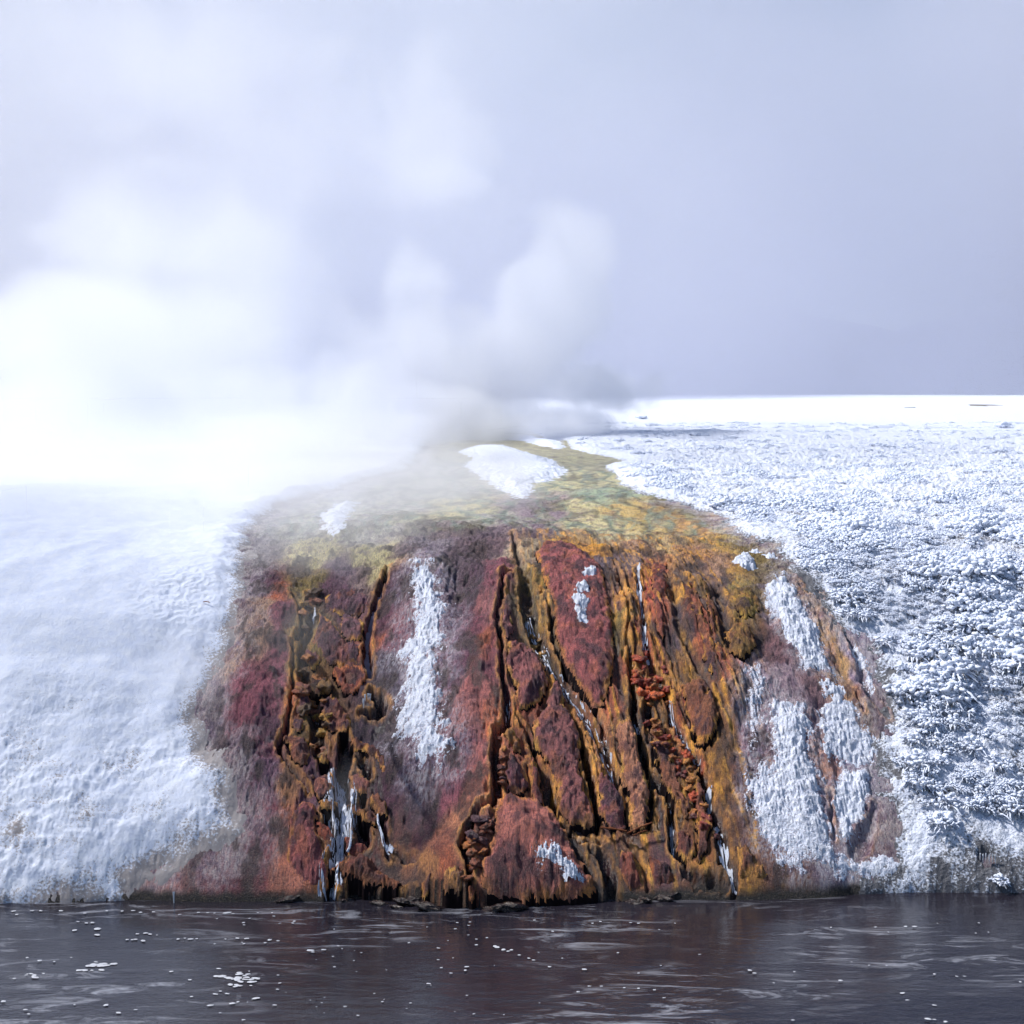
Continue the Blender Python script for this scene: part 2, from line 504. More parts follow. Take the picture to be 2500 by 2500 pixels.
# ------------------------------------------------------------------ colours of the crust, by place
mv, mvd, orr, go, rd = (130, 72, 80), (82, 42, 60), (162, 90, 56), (188, 138, 56), (148, 60, 40)
dk, ol, gr, yl, bg, gy, pk = (34, 22, 32), (112, 98, 46), (158, 160, 138), (176, 172, 118), (160, 130, 100), (108, 98, 94), (176, 112, 84)
SITES = [
 (640,1440,mvd),(680,1470,orr),(640,1500,bg),(690,1520,mv),(620,1590,bg),(680,1620,mv),(580,1700,mv),(660,1720,mv),(520,1760,(130,110,105)),(600,1790,mv),(660,1800,mvd),
 (560,1850,mv),(640,1860,mv),(600,1900,mvd),(650,1930,(105,75,90)),(700,1960,(160,115,75)),(580,1960,mvd),(560,2010,mv),(640,2040,mv),(700,2050,orr),(740,2040,orr),(720,2110,pk),
 (640,2120,(125,65,65)),(560,2120,(120,60,65)),(480,2130,(140,80,75)),(430,2160,(150,80,65)),(600,2160,(90,35,45)),(690,2150,pk),(760,2150,orr),(780,2160,go),(560,1640,bg),(520,1850,(120,95,90)),
 (640,1340,gy),(720,1300,gr),(760,1340,yl),(700,1250,gr),(860,1240,gr),(900,1300,gr),(840,1400,(110,95,100)),(900,1370,yl),(950,1400,yl),(800,1440,mvd),(850,1460,mvd),(880,1420,(120,105,95)),
 (760,1430,ol),(730,1450,ol),(750,1500,ol),(755,1550,ol),(735,1585,(140,115,45)),(730,1650,ol),(740,1690,orr),(770,1740,ol),(800,1800,(110,72,40)),(790,1890,mvd),(760,1980,mvd),
 (1000,1150,gr),(1050,1200,gr),(1100,1230,yl),(1000,1240,gr),(1150,1250,yl),(1200,1260,gr),(1080,1290,gy),(1150,1300,(95,80,85)),(1050,1340,(130,125,125)),(1200,1330,(110,90,90)),
 (1130,1370,(90,75,80)),(1000,1370,(90,75,75)),(1150,1420,(75,52,65)),(1160,1460,(60,40,55)),(1120,1480,mvd),(1130,1540,(95,62,75)),(960,1410,bg),(960,1450,mvd),(940,1520,mvd),(960,1580,mv),
 (935,1570,orr),(930,1640,(60,40,55)),(940,1690,(45,25,40)),(960,1740,(62,38,58)),(1000,1880,mvd),(1000,1960,(78,48,60)),(1060,2000,(72,38,50)),(1010,2050,mvd),(1080,2060,(140,90,65)),(1100,1960,mv),
 (1230,1400,mv),(1200,1450,mv),(1180,1500,(140,90,85)),(1150,1560,mv),(1140,1640,mvd),(1180,1620,orr),(1200,1650,mv),(1170,1720,(155,95,85)),(1150,1800,(150,95,85)),(1190,1800,orr),
 (1170,1900,(150,90,80)),(1190,1940,orr),(1130,1900,mv),(1120,2040,(160,110,75)),(1090,2100,orr),(1050,2120,(150,105,60)),(1150,2000,pk),
 (1400,1180,(165,165,112)),(1420,1130,(150,150,105)),(1460,1210,(130,148,112)),(1400,1230,yl),(1350,1220,(150,135,120)),(1320,1250,(120,105,105)),(1300,1290,(110,95,95)),(1290,1230,(120,110,105)),
 (1450,1280,yl),(1520,1240,(170,150,80)),(1560,1280,(165,150,85)),(1620,1260,(140,115,55)),(1700,1290,(165,130,65)),(1780,1320,(150,125,60)),(1850,1350,ol),(1420,1310,(150,120,70)),
 (1500,1310,(170,165,120)),(1440,1340,go),(1560,1330,bg),(1620,1330,(175,155,105)),(1680,1340,(170,130,85)),(1470,1370,(90,80,85)),(1540,1370,(110,95,90)),(1600,1390,orr),(1640,1400,(170,130,80)),
 (1700,1400,(110,90,75)),(1760,1390,bg),(1800,1400,(135,112,55)),(1860,1380,ol),(1880,1400,(110,100,70)),(1800,1450,ol),(1740,1420,(90,78,80)),
 (1500,1450,(110,75,60)),(1530,1450,go),(1540,1500,ol),(1510,1550,ol),(1535,1570,go),(1520,1620,orr),(1580,1450,rd),(1600,1500,orr),(1570,1540,rd),(1620,1480,orr),(1650,1470,(80,72,75)),
 (1650,1520,(75,65,72)),(1680,1550,(80,65,72)),(1670,1440,go),(1690,1490,orr),(1720,1460,(160,125,50)),(1720,1520,orr),(1740,1500,orr),(1760,1480,(75,65,70)),(1770,1550,(80,70,70)),(1720,1590,orr),
 (1780,1600,(85,70,40)),(1810,1490,(140,115,45)),(1820,1540,(150,122,52)),(1840,1560,(80,50,45)),(1800,1600,(165,120,75)),(1760,1640,orr),(1790,1640,orr),(1690,1640,go),(1700,1620,(85,70,70)),
 (1730,1660,mvd),(1760,1700,(150,105,45)),(1780,1760,(110,75,40)),(1790,1840,(120,85,40)),(1790,1950,(125,85,40)),(1760,1880,(150,110,45)),(1810,2050,(110,70,40)),(1840,2100,(130,85,45)),
 (1820,2140,(165,120,55)),(1870,2140,(120,70,40)),(1810,1700,(90,55,50)),(1810,1900,(100,60,45)),(1720,1760,(150,110,48)),
 (1840,1700,(150,130,135)),(1840,1780,(150,125,130)),(1830,1840,(130,95,100)),(1890,1600,(110,80,80)),(1930,1690,(150,135,135)),(1960,1700,(120,95,95)),(2050,1700,bg),(2040,1640,(170,140,90)),
 (2000,1560,(165,125,55)),(1975,1500,(150,110,50)),(2020,1600,(160,120,60)),(2070,1700,(160,130,95)),(2100,1600,(120,115,130)),(2110,1680,(120,110,125)),(2130,1740,(130,105,80)),
 (2060,1800,(170,165,160)),(2030,1850,(150,110,90)),(2010,1890,(150,105,75)),(2090,1870,(140,130,140)),(2140,1900,(120,115,130)),(2120,2020,(110,80,80)),(2100,2080,(115,80,75)),
 (2160,2060,(110,80,75)),(2080,2110,(130,95,90)),(2029,2020,(110,90,95)),(2300,1680,(140,135,130)),(2300,1950,(140,130,120)),(2406,2098,(44,30,34)),(2226,1884,(60,40,42)),(2300,2130,(120,95,90)),
 (1330,1720,orr),(1300,1780,orr),(1350,1560,(60,55,30)),(1270,1350,(150,140,110)),(1280,1400,ol),(1290,1450,(100,88,40)),(1300,1500,(76,66,32)),(1330,1570,dk),
 (1500,2060,(110,70,50)),(1560,2060,(130,80,50)),(1620,1980,(70,42,40)),(1660,2000,(120,75,45)),(1700,2000,(130,85,40)),(1640,2100,(85,50,50)),(1700,2080,(140,90,45)),(1480,2100,(60,40,40)),
 (1600,1800,(150,105,50)),(1640,1850,(165,120,60)),(1680,1930,(160,115,50)),(1580,1840,(60,38,50)),(1670,1800,rd),(1690,1850,rd),(1430,2100,dk),(1540,1700,(70,45,45)),(1560,1780,dk),
 (1510,1740,orr),(1520,1800,(150,105,60)),(1550,1860,(150,105,60)),
 (850,2060,(130,65,45)),(900,2050,(110,55,45)),(920,2080,(110,60,50)),(950,2110,(70,55,45)),(1000,2120,(75,55,45)),(870,2010,dk),(900,1890,(60,35,45)),(860,1840,(50,30,45)),(930,1960,mvd),
 (980,2020,(110,70,60)),(1000,2070,(150,100,60)),(860,2130,(100,55,40)),(100,2150,(120,115,120)),(250,2160,(120,80,80)),(200,1900,(140,140,145)),(200,1400,(150,150,155)),(2300,1300,(110,105,95)),
]
_sp = P([(a, b) for a, b, c in SITES]); _sc = np.array([crust(c) for a, b, c in SITES])

def crust_col(x, y):
    wx = x + .10 * fbm(x, y, 2.6, 4, 81); wy = y + .16 * fbm(x, y, 2.2, 4, 85)
    num = np.zeros((len(x), 3)); den = np.zeros(len(x))
    for (px, py), c in zip(_sp, _sc):
        sc = max(1.0, (py - 18) * .28)
        d2 = (((wx - px) / sc) ** 2 + ((wy - py) * .62 / sc) ** 2)
        w = 1 / (d2 * d2 * d2 + 1e-6)
        num += w[:, None] * c; den += w
    return num / den[:, None]

# ------------------------------------------------------------------ ground sheet (fan-shaped grid, finer near the bank)
ys = [15.6]
while ys[-1] < 900:
    y = ys[-1]
    step = .020 if y < 22.3 else (.0045 * y - .08 if y < 60 else .03 * y)
    ys.append(y + max(step, .020))
ys = np.array(ys)
NC = 900
tt = np.linspace(-1, 1, NC)
gx = tt[None, :] * (0.405 * ys[:, None]); gy_ = np.repeat(ys[:, None], NC, 1)
GX, GY = gx.ravel(), gy_.ravel()
GZ, WET, RIM, CUT = relief(GX, GY, True)

LEFT = P([(1010,1150),(900,1172),(830,1200),(770,1212),(690,1238),(640,1275),(612,1330),(606,1400),(600,1480),(570,1570),(530,1660),(490,1760),(500,1830),(555,1860),(590,1905),(560,1960),(600,2000),(612,2050),(540,2085),(440,2120),(350,2180),(310,2215),(300,2270),(120,2270)])
LEFT = np.vstack([LEFT, [[-7.0, 15.7], [-40, 15.7], [-40, 64]], [[-3, 64]]])
RIGHT = P([(1220,1052),(1300,1056),(1380,1076),(1395,1098),(1475,1112),(1531,1128),(1475,1138),(1499,1170),(1545,1203),(1601,1216),(1662,1231),(1749,1259),(1786,1296),(1824,1315),(1861,1322),(1895,1345),(1925,1384),(1965,1440),(2005,1487),(2032,1538),(2062,1560),(2100,1566),(2139,1607),(2148,1682),(2150,1732),(2140,1806),(2150,1873),(2145,1930),(2176,1997),(2172,2070),(2180,2110),(2090,2140),(2070,2190),(2070,2260),(2300,2260),(2500,2260)])
RIGHT = np.vstack([RIGHT, [[7.5, 15.8], [60, 15.8], [420, 950], [-420, 950], [-60, 58], [-4, 58]]])

STRIP_C = [(1016,1386),(1044,1388),(1068,1405),(1084,1430),(1093,1463),(1100,1493),(1110,1521),(1117,1556),(1100,1579),(1107,1626),(1086,1649),(1086,1708),(1098,1742),(1100,1803),(1117,1838),(1130,1873),(1110,1901),(1086,1920),(1016,1938),(984,1896),(988,1857),(947,1822),(951,1792),(958,1708),(977,1677),(947,1626),(961,1591),(988,1579),(993,1521),(984,1463),(988,1428),(1000,1400)]
STRIP_A = [(1913,1415),(1859,1449),(1868,1499),(1902,1558),(1930,1614),(1955,1657),(1974,1673),(2042,1663),(2017,1598),(1999,1542),(1961,1499),(1940,1455)]
STRIP_B = [(1870,1707),(1866,1790),(1874,1873),(1820,1897),(1812,1955),(1824,2017),(1849,2088),(1878,2121),(1907,2162),(2073,2175),(2040,2080),(2023,1976),(2006,1914),(1986,1852),(2002,1790),(1965,1748),(1915,1732)]
TONGUE = [(2064,1873),(2122,1881),(2135,1947),(2114,1997),(2085,2046),(2073,2080),(2044,2075),(2035,1997),(2030,1947),(2040,1906)]
MOTTLE = [(1810,1660),(1850,1640),(1880,1690),(1866,1760),(1868,1830),(1835,1880),(1812,1820),(1815,1740)]
GA_ = GY + .8 * B(GX, GY)
def ragged(x, y, amp=.07, sc=1.0):
    return amp * fbm(x, y, 5 / sc, 4, 91) + amp * .5 * fbm(x, y, 22 / sc, 2, 95)

sdL = np.full(GX.shape, -9.0); sdR = np.full(GX.shape, -9.0)
mL = GX < 1.0; sdL[mL] = poly_sd(GX[mL], GY[mL], LEFT)
mR = GX > -500; sdR[mR] = poly_sd(GX[mR], GY[mR], RIGHT)

CC = crust_col(GX, GY)
stt = sstep(.05, .55, fbm(GX * 1.6, GY * .55, 1.7, 5, 211)) * sstep(21.6, 23.2, GY) * (1 - sstep(32, 45, GY)) * .6
CC = CC * (1 - stt[:, None]) + np.array(lin((186, 188, 136))) * stt[:, None]
stt = sstep(.45, .95, 1 - np.abs(gnoise(GX * 1.9 + .5 * fbm(GX, GY, .9, 3, 217), GY * .38, 215)) * 2.0) * sstep(21.2, 22.8, GY) * (1 - sstep(30, 40, GY)) * .75
CC = CC * (1 - stt[:, None]) + np.array(lin((92, 86, 48))) * stt[:, None]
stt = sstep(.6, .98, 1 - np.abs(gnoise(GX * 2.6 + 7 + .6 * fbm(GX, GY, .8, 3, 219), GY * .34, 218)) * 2.0) * sstep(21.6, 23.0, GY) * (1 - sstep(30, 40, GY)) * .6
CC = CC * (1 - stt[:, None]) + np.array(lin((120, 150, 128))) * stt[:, None]
# thin frost dusts the crust beside the snow
ed = np.maximum(sdL, np.where(GY < 26, sdR, -9))
fz = sstep(-.55, .05, ed + .22 * fbm(GX, GY, 3.0, 4, 201)); fz = np.clip(fz * .7 + (fz > .02) * .35 * fbm(GX, GY, 24, 2, 205), 0, .85) * sstep(0, .3, fz)
CC = CC * (1 - fz[:, None]) + np.array((.62, .57, .58)) * fz[:, None]
ri = rills(GX, GY)
gold_streak = np.clip(sstep(.55, .95, 1 - np.abs(gnoise((GX - .3) / (29.5 - GY) * 75, GY * .7, 233)) * 1.7 + .25 * fbm(GX, GY, 3, 3, 231)) * sstep(-.2, .9, GX) * (1 - sstep(3.0, 3.6, GX)), 0, 1) * (1 - ri) * (GY < 22.6) * .8
CC = CC * (1 - gold_streak[:, None]) + np.array(crust((210, 160, 62))) * gold_streak[:, None]  # golden streaks of growth fanning down the right of the face
CC = CC * (1 - .85 * ri[:, None]) + np.array(lin((44, 24, 34))) * .85 * ri[:, None]
WET = np.maximum(WET, ri * .8)
WET = np.maximum(WET, .75 * sstep(21.6, 23.0, GY + .4 * fbm(GX, GY, .9, 3, 251)))
WET = np.maximum(WET, .55 * sstep(.05, .5, fbm(GX, GY * .6, 1.4, 3, 253)))
for pl_, wd_ in ((STRIP_C, .30), (STRIP_A, .14), (STRIP_B, .26), (TONGUE, .24), (MOTTLE, .25)):
    pp = P(pl_); m_ = inbox(GX, GY, pp, .6)
    d_ = poly_sd(GX[m_], GY[m_], pp) + .12 * fbm(GX[m_], GY[m_], 4, 4, 241)
    k_ = sstep(-wd_, .06, d_) * np.clip(.50 + .75 * fbm(GX[m_], GA_[m_], 26, 3, 243), 0, .8)
    CC[m_] = CC[m_] * (1 - k_[:, None]) + np.array((.66, .64, .70)) * k_[:, None]
# golden algae rims along the runnels, dark wet growth inside them, undercut shade painted black at the waterline
rimc = np.array(crust((208, 154, 72)))
f = (RIM * np.clip(.75 + .9 * gnoise(GX * 6, GY * 6, 101), 0, 1) * .75)[:, None]
CC = CC * (1 - f) + rimc * f
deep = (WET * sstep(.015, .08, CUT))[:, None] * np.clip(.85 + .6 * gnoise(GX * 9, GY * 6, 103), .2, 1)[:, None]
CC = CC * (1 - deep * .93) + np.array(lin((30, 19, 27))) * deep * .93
# black wet growth in the hollows of the face
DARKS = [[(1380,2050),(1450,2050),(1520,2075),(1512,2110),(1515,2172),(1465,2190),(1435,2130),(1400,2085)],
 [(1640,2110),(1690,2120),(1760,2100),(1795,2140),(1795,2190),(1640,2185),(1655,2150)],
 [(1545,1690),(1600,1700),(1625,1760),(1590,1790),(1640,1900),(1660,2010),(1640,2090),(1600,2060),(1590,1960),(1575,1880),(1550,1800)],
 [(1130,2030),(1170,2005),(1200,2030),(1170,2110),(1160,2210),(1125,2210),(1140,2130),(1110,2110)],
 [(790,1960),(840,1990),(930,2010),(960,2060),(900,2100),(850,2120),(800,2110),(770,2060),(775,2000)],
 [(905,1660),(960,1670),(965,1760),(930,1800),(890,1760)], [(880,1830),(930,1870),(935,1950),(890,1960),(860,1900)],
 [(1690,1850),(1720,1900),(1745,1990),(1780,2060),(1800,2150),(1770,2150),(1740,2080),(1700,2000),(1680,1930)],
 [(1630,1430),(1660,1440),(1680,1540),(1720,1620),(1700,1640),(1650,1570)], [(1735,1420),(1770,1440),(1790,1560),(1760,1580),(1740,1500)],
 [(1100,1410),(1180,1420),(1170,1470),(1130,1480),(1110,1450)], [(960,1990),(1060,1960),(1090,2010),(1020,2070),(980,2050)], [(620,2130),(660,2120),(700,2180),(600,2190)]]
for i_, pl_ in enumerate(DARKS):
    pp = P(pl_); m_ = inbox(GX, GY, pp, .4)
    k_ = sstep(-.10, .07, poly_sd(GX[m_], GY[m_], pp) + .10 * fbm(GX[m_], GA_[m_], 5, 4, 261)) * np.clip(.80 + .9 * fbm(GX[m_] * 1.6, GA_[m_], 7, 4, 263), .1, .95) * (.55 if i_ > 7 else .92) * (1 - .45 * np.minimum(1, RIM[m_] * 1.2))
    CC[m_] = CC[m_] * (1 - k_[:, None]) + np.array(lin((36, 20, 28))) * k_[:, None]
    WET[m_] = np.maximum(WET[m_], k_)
mk = sstep(.08, .55, fbm(GX * 1.3, GY * .8, 2.3, 5, 265, .6)) * (GY < 21.6) * sstep(-4.4, -3.6, GX) * (1 - sstep(3.2, 3.8, GX)) * .78 * (1 - .6 * np.minimum(1, RIM))
CC = CC * (1 - mk[:, None]) + np.array(lin((50, 25, 36))) * mk[:, None]
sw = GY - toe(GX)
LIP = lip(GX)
toe_shade = np.maximum(1 - sstep(.004, .026, sw - LIP), (1 - sstep(.06, .15, GZ + .03 * gnoise(GX * 6, GY * 5, 107))) * (sw < .5))[:, None]
CC = CC * (1 - toe_shade) + np.array((.006, .004, .006)) * toe_shade  # shade under the crust edge put into the colour
hide = ((sdL > .5) | (sdR > .5)) & (np.hypot(GX - P([(2406, 2098)])[0][0], GY - P([(2406, 2098)])[0][1]) > .45)
q = grid_quads(len(ys), NC, ~hide)
v = np.stack([GX, GY, GZ], 1)
v2, q2, a2 = compact(v, q, {'col': CC, 'wet': np.clip(WET * (1 - toe_shade[:, 0]), 0, 1)})
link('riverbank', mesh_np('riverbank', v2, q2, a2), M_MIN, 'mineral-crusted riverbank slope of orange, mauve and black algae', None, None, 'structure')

def snow_sheet(name, sd, th, mat, label, bare):
    keep = (th > -.03)
    q = grid_quads(len(ys), NC, keep)
    v = np.stack([GX, GY, GZ0 + th], 1)
    v2, q2, a2 = compact(v, q, {'bare': bare})
    return link(name, mesh_np(name, v2, q2, a2), mat, label, None, None, 'structure')

# snow lies on the ground without its cut runnels
GZ0 = B(GX, GY) + swells(GX, GY) + .02 * fbm(GX, GY, .9, 3, 109)
GA = GY + .8 * B(GX, GY)
SNB = -.30 * (1 - sstep(-.11, -.03, sw + .03 * gnoise(GX * 5, GY * 0 + 2.2, 110)))
e = sdL + .10 * fbm(GX, GY, 2.2, 3, 91) + .012 * fbm(GX, GA, 16, 3, 95)
lump = sstep(2.1, .5, sw - .28 * np.clip(-GX - 3.5, -2, 4)) * np.clip(.75 + .8 * fbm(GX, GA, .8, 3, 123), 0, 1)
th = .16 * sstep(-.05, .55, e) - .035 * sstep(.1, -.1, e) - .05 * sstep(0, -.3, e)
th += sstep(-.1, .25, e) * ((.05 * fbm(GX, GA, .7, 3, 111)) + .002 * fbm(GX, GA, 14, 3, 113) + lump * .8 * (.035 * billow(GX, GA, 9, 3, 115) + .035 * fbm(GX, GA, 4.5, 4, 117) + .012 * fbm(GX, GA, 22, 2, 118) - .03))
th += .006 * fbm(GX, GA, 24, 2, 125) * (1 - sstep(.1, .6, e)) * sstep(-.1, .1, e)
pad = P([(440, 1480)])[0]
dd = np.hypot(GX - pad[0], (GY - pad[1]) * .7)
th += np.exp(-(dd / .55) ** 2) * .05 * (billow(GX, GA, 6, 3, 119) - .5)
th += SNB
bare = (.62 * (1 - sstep(-.02, .42, e)) + lump * .30 * (.4 + fbm(GX, GA, 2.2, 3, 121)) + .12)
bare += .30 * np.exp(-(np.hypot(GX - P([(40, 2060)])[0][0], (GY - P([(40, 2060)])[0][1]) * .7) / .14) ** 2)
snow_sheet('snowfield', sdL, th, M_SNOW, 'smooth bluish snow bank left of the coloured runoff', bare)

e = sdR + ragged(GX, GY, .09)
nearR = 1 - sstep(30, 62, GY)
th = .10 * sstep(-.05, .5, e) - .035 * sstep(.1, -.1, e) - .05 * sstep(0, -.3, e)
amp = .35 + .65 * sstep(.2, 1.6, e)
th += sstep(-.1, .25, e) * amp * nearR * (.06 * billow(GX, GA, 4.5, 4, 131) + .05 * fbm(GX, GA, 2.0, 4, 133) + .045 * fbm(GX, GA, 11, 2, 135) - .03)
th += sstep(60, 75, GY) * .15 * fbm(GX, GA, .05, 3, 137)
th += SNB
bare = .40 * (1 - sstep(-.02, .30, e)) + nearR * (.30 + .28 * fbm(GX, GA, 1.1, 4, 139)) * (1 - .95 * sstep(21, 36, GY)) + .12 * (1 - sstep(.1, .5, sw))
for (bx_, by_), br_ in (((2265, 1662), .16), ((2310, 1668), .16), ((2290, 1940), .15), ((2180, 1648), .10), ((2330, 1660), .12), ((2200, 1895), .12), ((2250, 1890), .1), ((2400, 2100), .12), ((2300, 2140), .14), ((2470, 1560), .2)):
    bp_ = P([(bx_, by_)])[0]; bare = bare + .75 * np.exp(-(((GX - bp_[0]) / br_) ** 2 + ((GY - bp_[1]) / (br_ * .7)) ** 2)) * np.clip(.55 + 1.3 * fbm(GX, GA, 7, 3, 271), 0, 1)
for hx_, hy_, hw_ in ((2406, 2098, .11), (2226, 1884, .09)):
    hp_ = P([(hx_, hy_)])[0]; dd_ = np.hypot((GX - hp_[0]) / hw_, (GY - hp_[1] + .02) / .07) + .3 * fbm(GX, GY, 9, 2, 273)
    th = np.where(dd_ < 1, -1.0, th)
SHEETZ = GZ0 + th
snow_sheet('snowfield', sdR, th, M_FROSTG, 'frosted turf and snow plain right of the coloured runoff', bare)

# ------------------------------------------------------------------ patches that lie on the ground: a small height grid of their own
def local_grid(poly, res, pad):
    x0, y0 = poly.min(0) - pad; x1, y1 = poly.max(0) + pad
    nx = max(4, int((x1 - x0) / res)); ny = max(4, int((y1 - y0) / res))
    if nx * ny > 110000:
        k = math.sqrt(nx * ny / 110000); nx = int(nx / k); ny = int(ny / k)
    X, Y = np.meshgrid(np.linspace(x0, x1, nx), np.linspace(y0, y1, ny))
    return X.ravel(), Y.ravel(), ny, nx

def snow_patch(pts, label, thick=.05, grain=.035, edge=.12, rag=.07, res=.010, group=None, mat=None, bare=.1, ground=None):
    poly = P(pts)
    x, y, nr, nc = local_grid(poly, res, .12)
    sd = poly_sd(x, y, poly) + ragged(x, y, rag) + .045
    g = (ground or relief)(x, y)
    yn = y + .8 * B(x, y)
    th = thick * sstep(-.02, edge * 2.2, sd) - .02 - .05 * sstep(0, -.12, sd)
    th += sstep(-.06, .04, sd) * grain * .75 * (.50 * fbm(x, yn, 50, 1, 151) + .40 * fbm(x, yn, 10, 3, 155) + .30 * billow(x, yn, 34, 1, 153) - .10)
    q = grid_quads(nr, nc, th > -.02)
    q = q[~(y - toe(x) < np.maximum(lip(x) + .02, 0))[q].any(1)]
    v2, q2, a2 = compact(np.stack([x, y, g + th], 1), q, {'bare': bare + .55 * (1 - sstep(-.02, edge * 1.6, sd)) * np.clip(.7 + fbm(x, y, 7, 3, 157), 0, 1.2)})
    return link('snow_patch', mesh_np('snow_patch', v2, q2, a2), mat or M_FROST, label, 'snow patch', group)

snow_patch(STRIP_C,
           'long granular white frost strip down the middle of the mauve slope', .05, .045, .2, .13, bare=.27)
snow_patch([(1111,1102),(1148,1093),(1211,1093),(1235,1088),(1273,1099),(1307,1113),(1360,1124),(1372,1140),(1394,1152),(1366,1168),(1344,1177),(1310,1183),(1304,1205),(1285,1224),(1257,1220),(1211,1193),(1180,1174),(1142,1149),(1124,1137),(1148,1121)],
           'white snow island in the yellow-green runoff above the slope', .14, .05, .3, .12, .03, mat=M_SNOW, bare=0)
snow_patch([(1223,1071),(1266,1062),(1313,1065),(1360,1074),(1397,1092),(1366,1099),(1319,1090),(1273,1081)],
           'thin flat snow island behind the larger snow island', .10, .04, .4, .12, .05, mat=M_SNOW, bare=0)
snow_patch([(764,1261),(815,1228),(885,1221),(860,1255),(852,1289),(810,1321),(783,1289)],
           'pale snow patch under the steam beside the left snow bank', .08, .03, .2, .12, .025, mat=M_SNOW, bare=.15)
snow_patch(STRIP_A,
           'white frost strip between yellow algae and the amber trickle', .06, .040, .12, .07, bare=.24)
snow_patch(STRIP_B,
           'broad granular frost sheet reaching the river right of the orange crust', .06, .045, .15, .10, bare=.27)
snow_patch(MOTTLE,
           'blotchy mauve-tinted frost beside the ochre algae', .035, .05, .12, .10, bare=.36)
snow_patch(TONGUE,
           'narrow frost tongue right of the thin dark crack', .06, .04, .1, .06, bare=.2)
snow_patch([(2000,1680),(2050,1668),(2085,1720),(2110,1760),(2150,1800),(2160,1850),(2120,1880),(2010,1870),(1985,1790)],
           'thin frost over beige drapery below the amber trickle', .04, .04, .12, .12, bare=.26)
snow_patch([(2060,1560),(2100,1570),(2140,1640),(2150,1700),(2120,1690),(2095,1640)], 'frost on the grey gully right of the amber trickle', .035, .035, .1, .08, bare=.30)
snow_patch([(2130,2090),(2180,2070),(2215,2110),(2205,2168),(2110,2168),(2080,2140)], 'frost apron right of the brown hollow at the waterline', .05, .04, .1, .08, bare=.24)
snow_patch([(2010,2120),(2060,2095),(2100,2120),(2110,2172),(2060,2176)], 'small frost apron at the waterline below the brown hollow', .05, .045, .1, .08, bare=.2)
snow_patch([(1794,1378),(1815,1366),(1838,1368),(1843,1390),(1820,1398)], 'small clump of white frost on yellow algae near the crest', .09, .05, .05, .04, bare=0)
snow_patch([(1830,1342),(1850,1340),(1856,1350),(1836,1352)], 'tiny white frost spot above the frost clump on the crest', .06, .04, .05, .04, bare=0)
snow_patch([(1868,1362),(1888,1358),(1892,1370),(1874,1372)], 'tiny frost spot against the right snow edge', .06, .04, .05, .04, bare=0)
# ------------------------------------------------------------------ mineral mounds: domed lobes with scalloped golden rims, steep sided
MOUNDS = []
M_GAP_SHADE = plain_mat('undercut_shade_mat', lin((24, 15, 18)), .8, .10, .4, 14, .02)  # shade under and between the mounds, painted black on their walls
def mound(pts, label, h=.16, core=mv, rim=(206, 150, 70), rimw=.055, shoulder=.16, scal=.03, res=.012, bowl=0, tilt=0, name='mineral_mound', cat='mineral mound', group=None, skirt=.30, wet=0.0, tuck=.07):
    poly = P(pts)
    x, y, nr, nc = local_grid(poly, res, .10)
    wx = x + scal * gnoise(x * 11, y * 11, 161) + scal * .6 * gnoise(x * 27, y * 27, 162)
    wy = y + scal * gnoise(x * 11, y * 11, 163) + scal * .6 * gnoise(x * 27, y * 27, 164)
    sd = poly_sd(wx, wy, poly)
    base = B(x, y) + swells(x, y)
    t = np.clip(sd / shoulder, 0, 1)
    h = h * .78
    z = base + h * (.22 + .78 * np.sqrt(np.clip(1 - (1 - t) ** 2, 0, 1))) - .06
    cy_ = poly[:, 1].mean()
    z += tilt * (y - cy_)
    z -= bowl * sstep(.05, .16, sd)
    ins = sstep(0, .05, sd)
    z += ins * (.045 * fbm(x, y * .8, 4.5, 4, 165) + .020 * fbm(x, y, 17, 4, 167, .6) + .014 * fbm(x * 2, y * .6, 16, 2, 169))
    z -= tuck * (1 - sstep(0, .32, y - toe(x)))
    out = sd < 0
    z = np.where(out, np.minimum(base - skirt, z - skirt), z)
    # pull the skirt in a little so the rim overhangs
    q = grid_quads(nr, nc, sd > 0)
    col = np.array(crust(core))[None] * (1 + .35 * fbm(x, y, 4, 3, 171))[:, None]
    dkc = np.array(crust((58, 30, 42)))
    m = sstep(-.05, .5, fbm(x, y, 3.6, 5, 173, .6))[:, None] * .8
    col = col * (1 - m) + dkc * m
    oc = np.array(crust((170, 104, 62)))
    m = sstep(.15, .6, fbm(x, y, 4.1, 4, 177))[:, None] * .38
    col = col * (1 - m) + oc * m
    r = ((1 - sstep(rimw * .25, rimw * .85, sd + .05 * gnoise(x * 7, y * 7, 175))) * np.clip(.75 + .9 * gnoise(x * 5, y * 5, 179), 0.1, .95))[:, None]
    col = col * (1 - r) + np.array(crust(rim)) * r
    col = np.clip(col, .004, .9)
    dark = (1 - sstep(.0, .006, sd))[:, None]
    col = col * (1 - dark) + np.array(lin((26, 16, 21))) * dark  # outermost edge darkened to join the painted wall shade
    MOUNDS.append((poly.min(0) - .1, poly.max(0) + .1, nr, nc, np.where(out, -9, z).reshape(nr, nc)))
    v2, q2, a2 = compact(np.stack([x, y, z], 1), q, {'col': col, 'wet': np.full(len(x), wet), 'out': out.astype(np.float32)})
    wall = a2.pop('out')[q2].max(1) > .5
    me = mesh_np(name, v2, q2, a2)
    me.materials.append(M_MIN); me.materials.append(M_GAP_SHADE)
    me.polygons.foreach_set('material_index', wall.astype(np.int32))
    return link(name, me, None, label, cat, group)

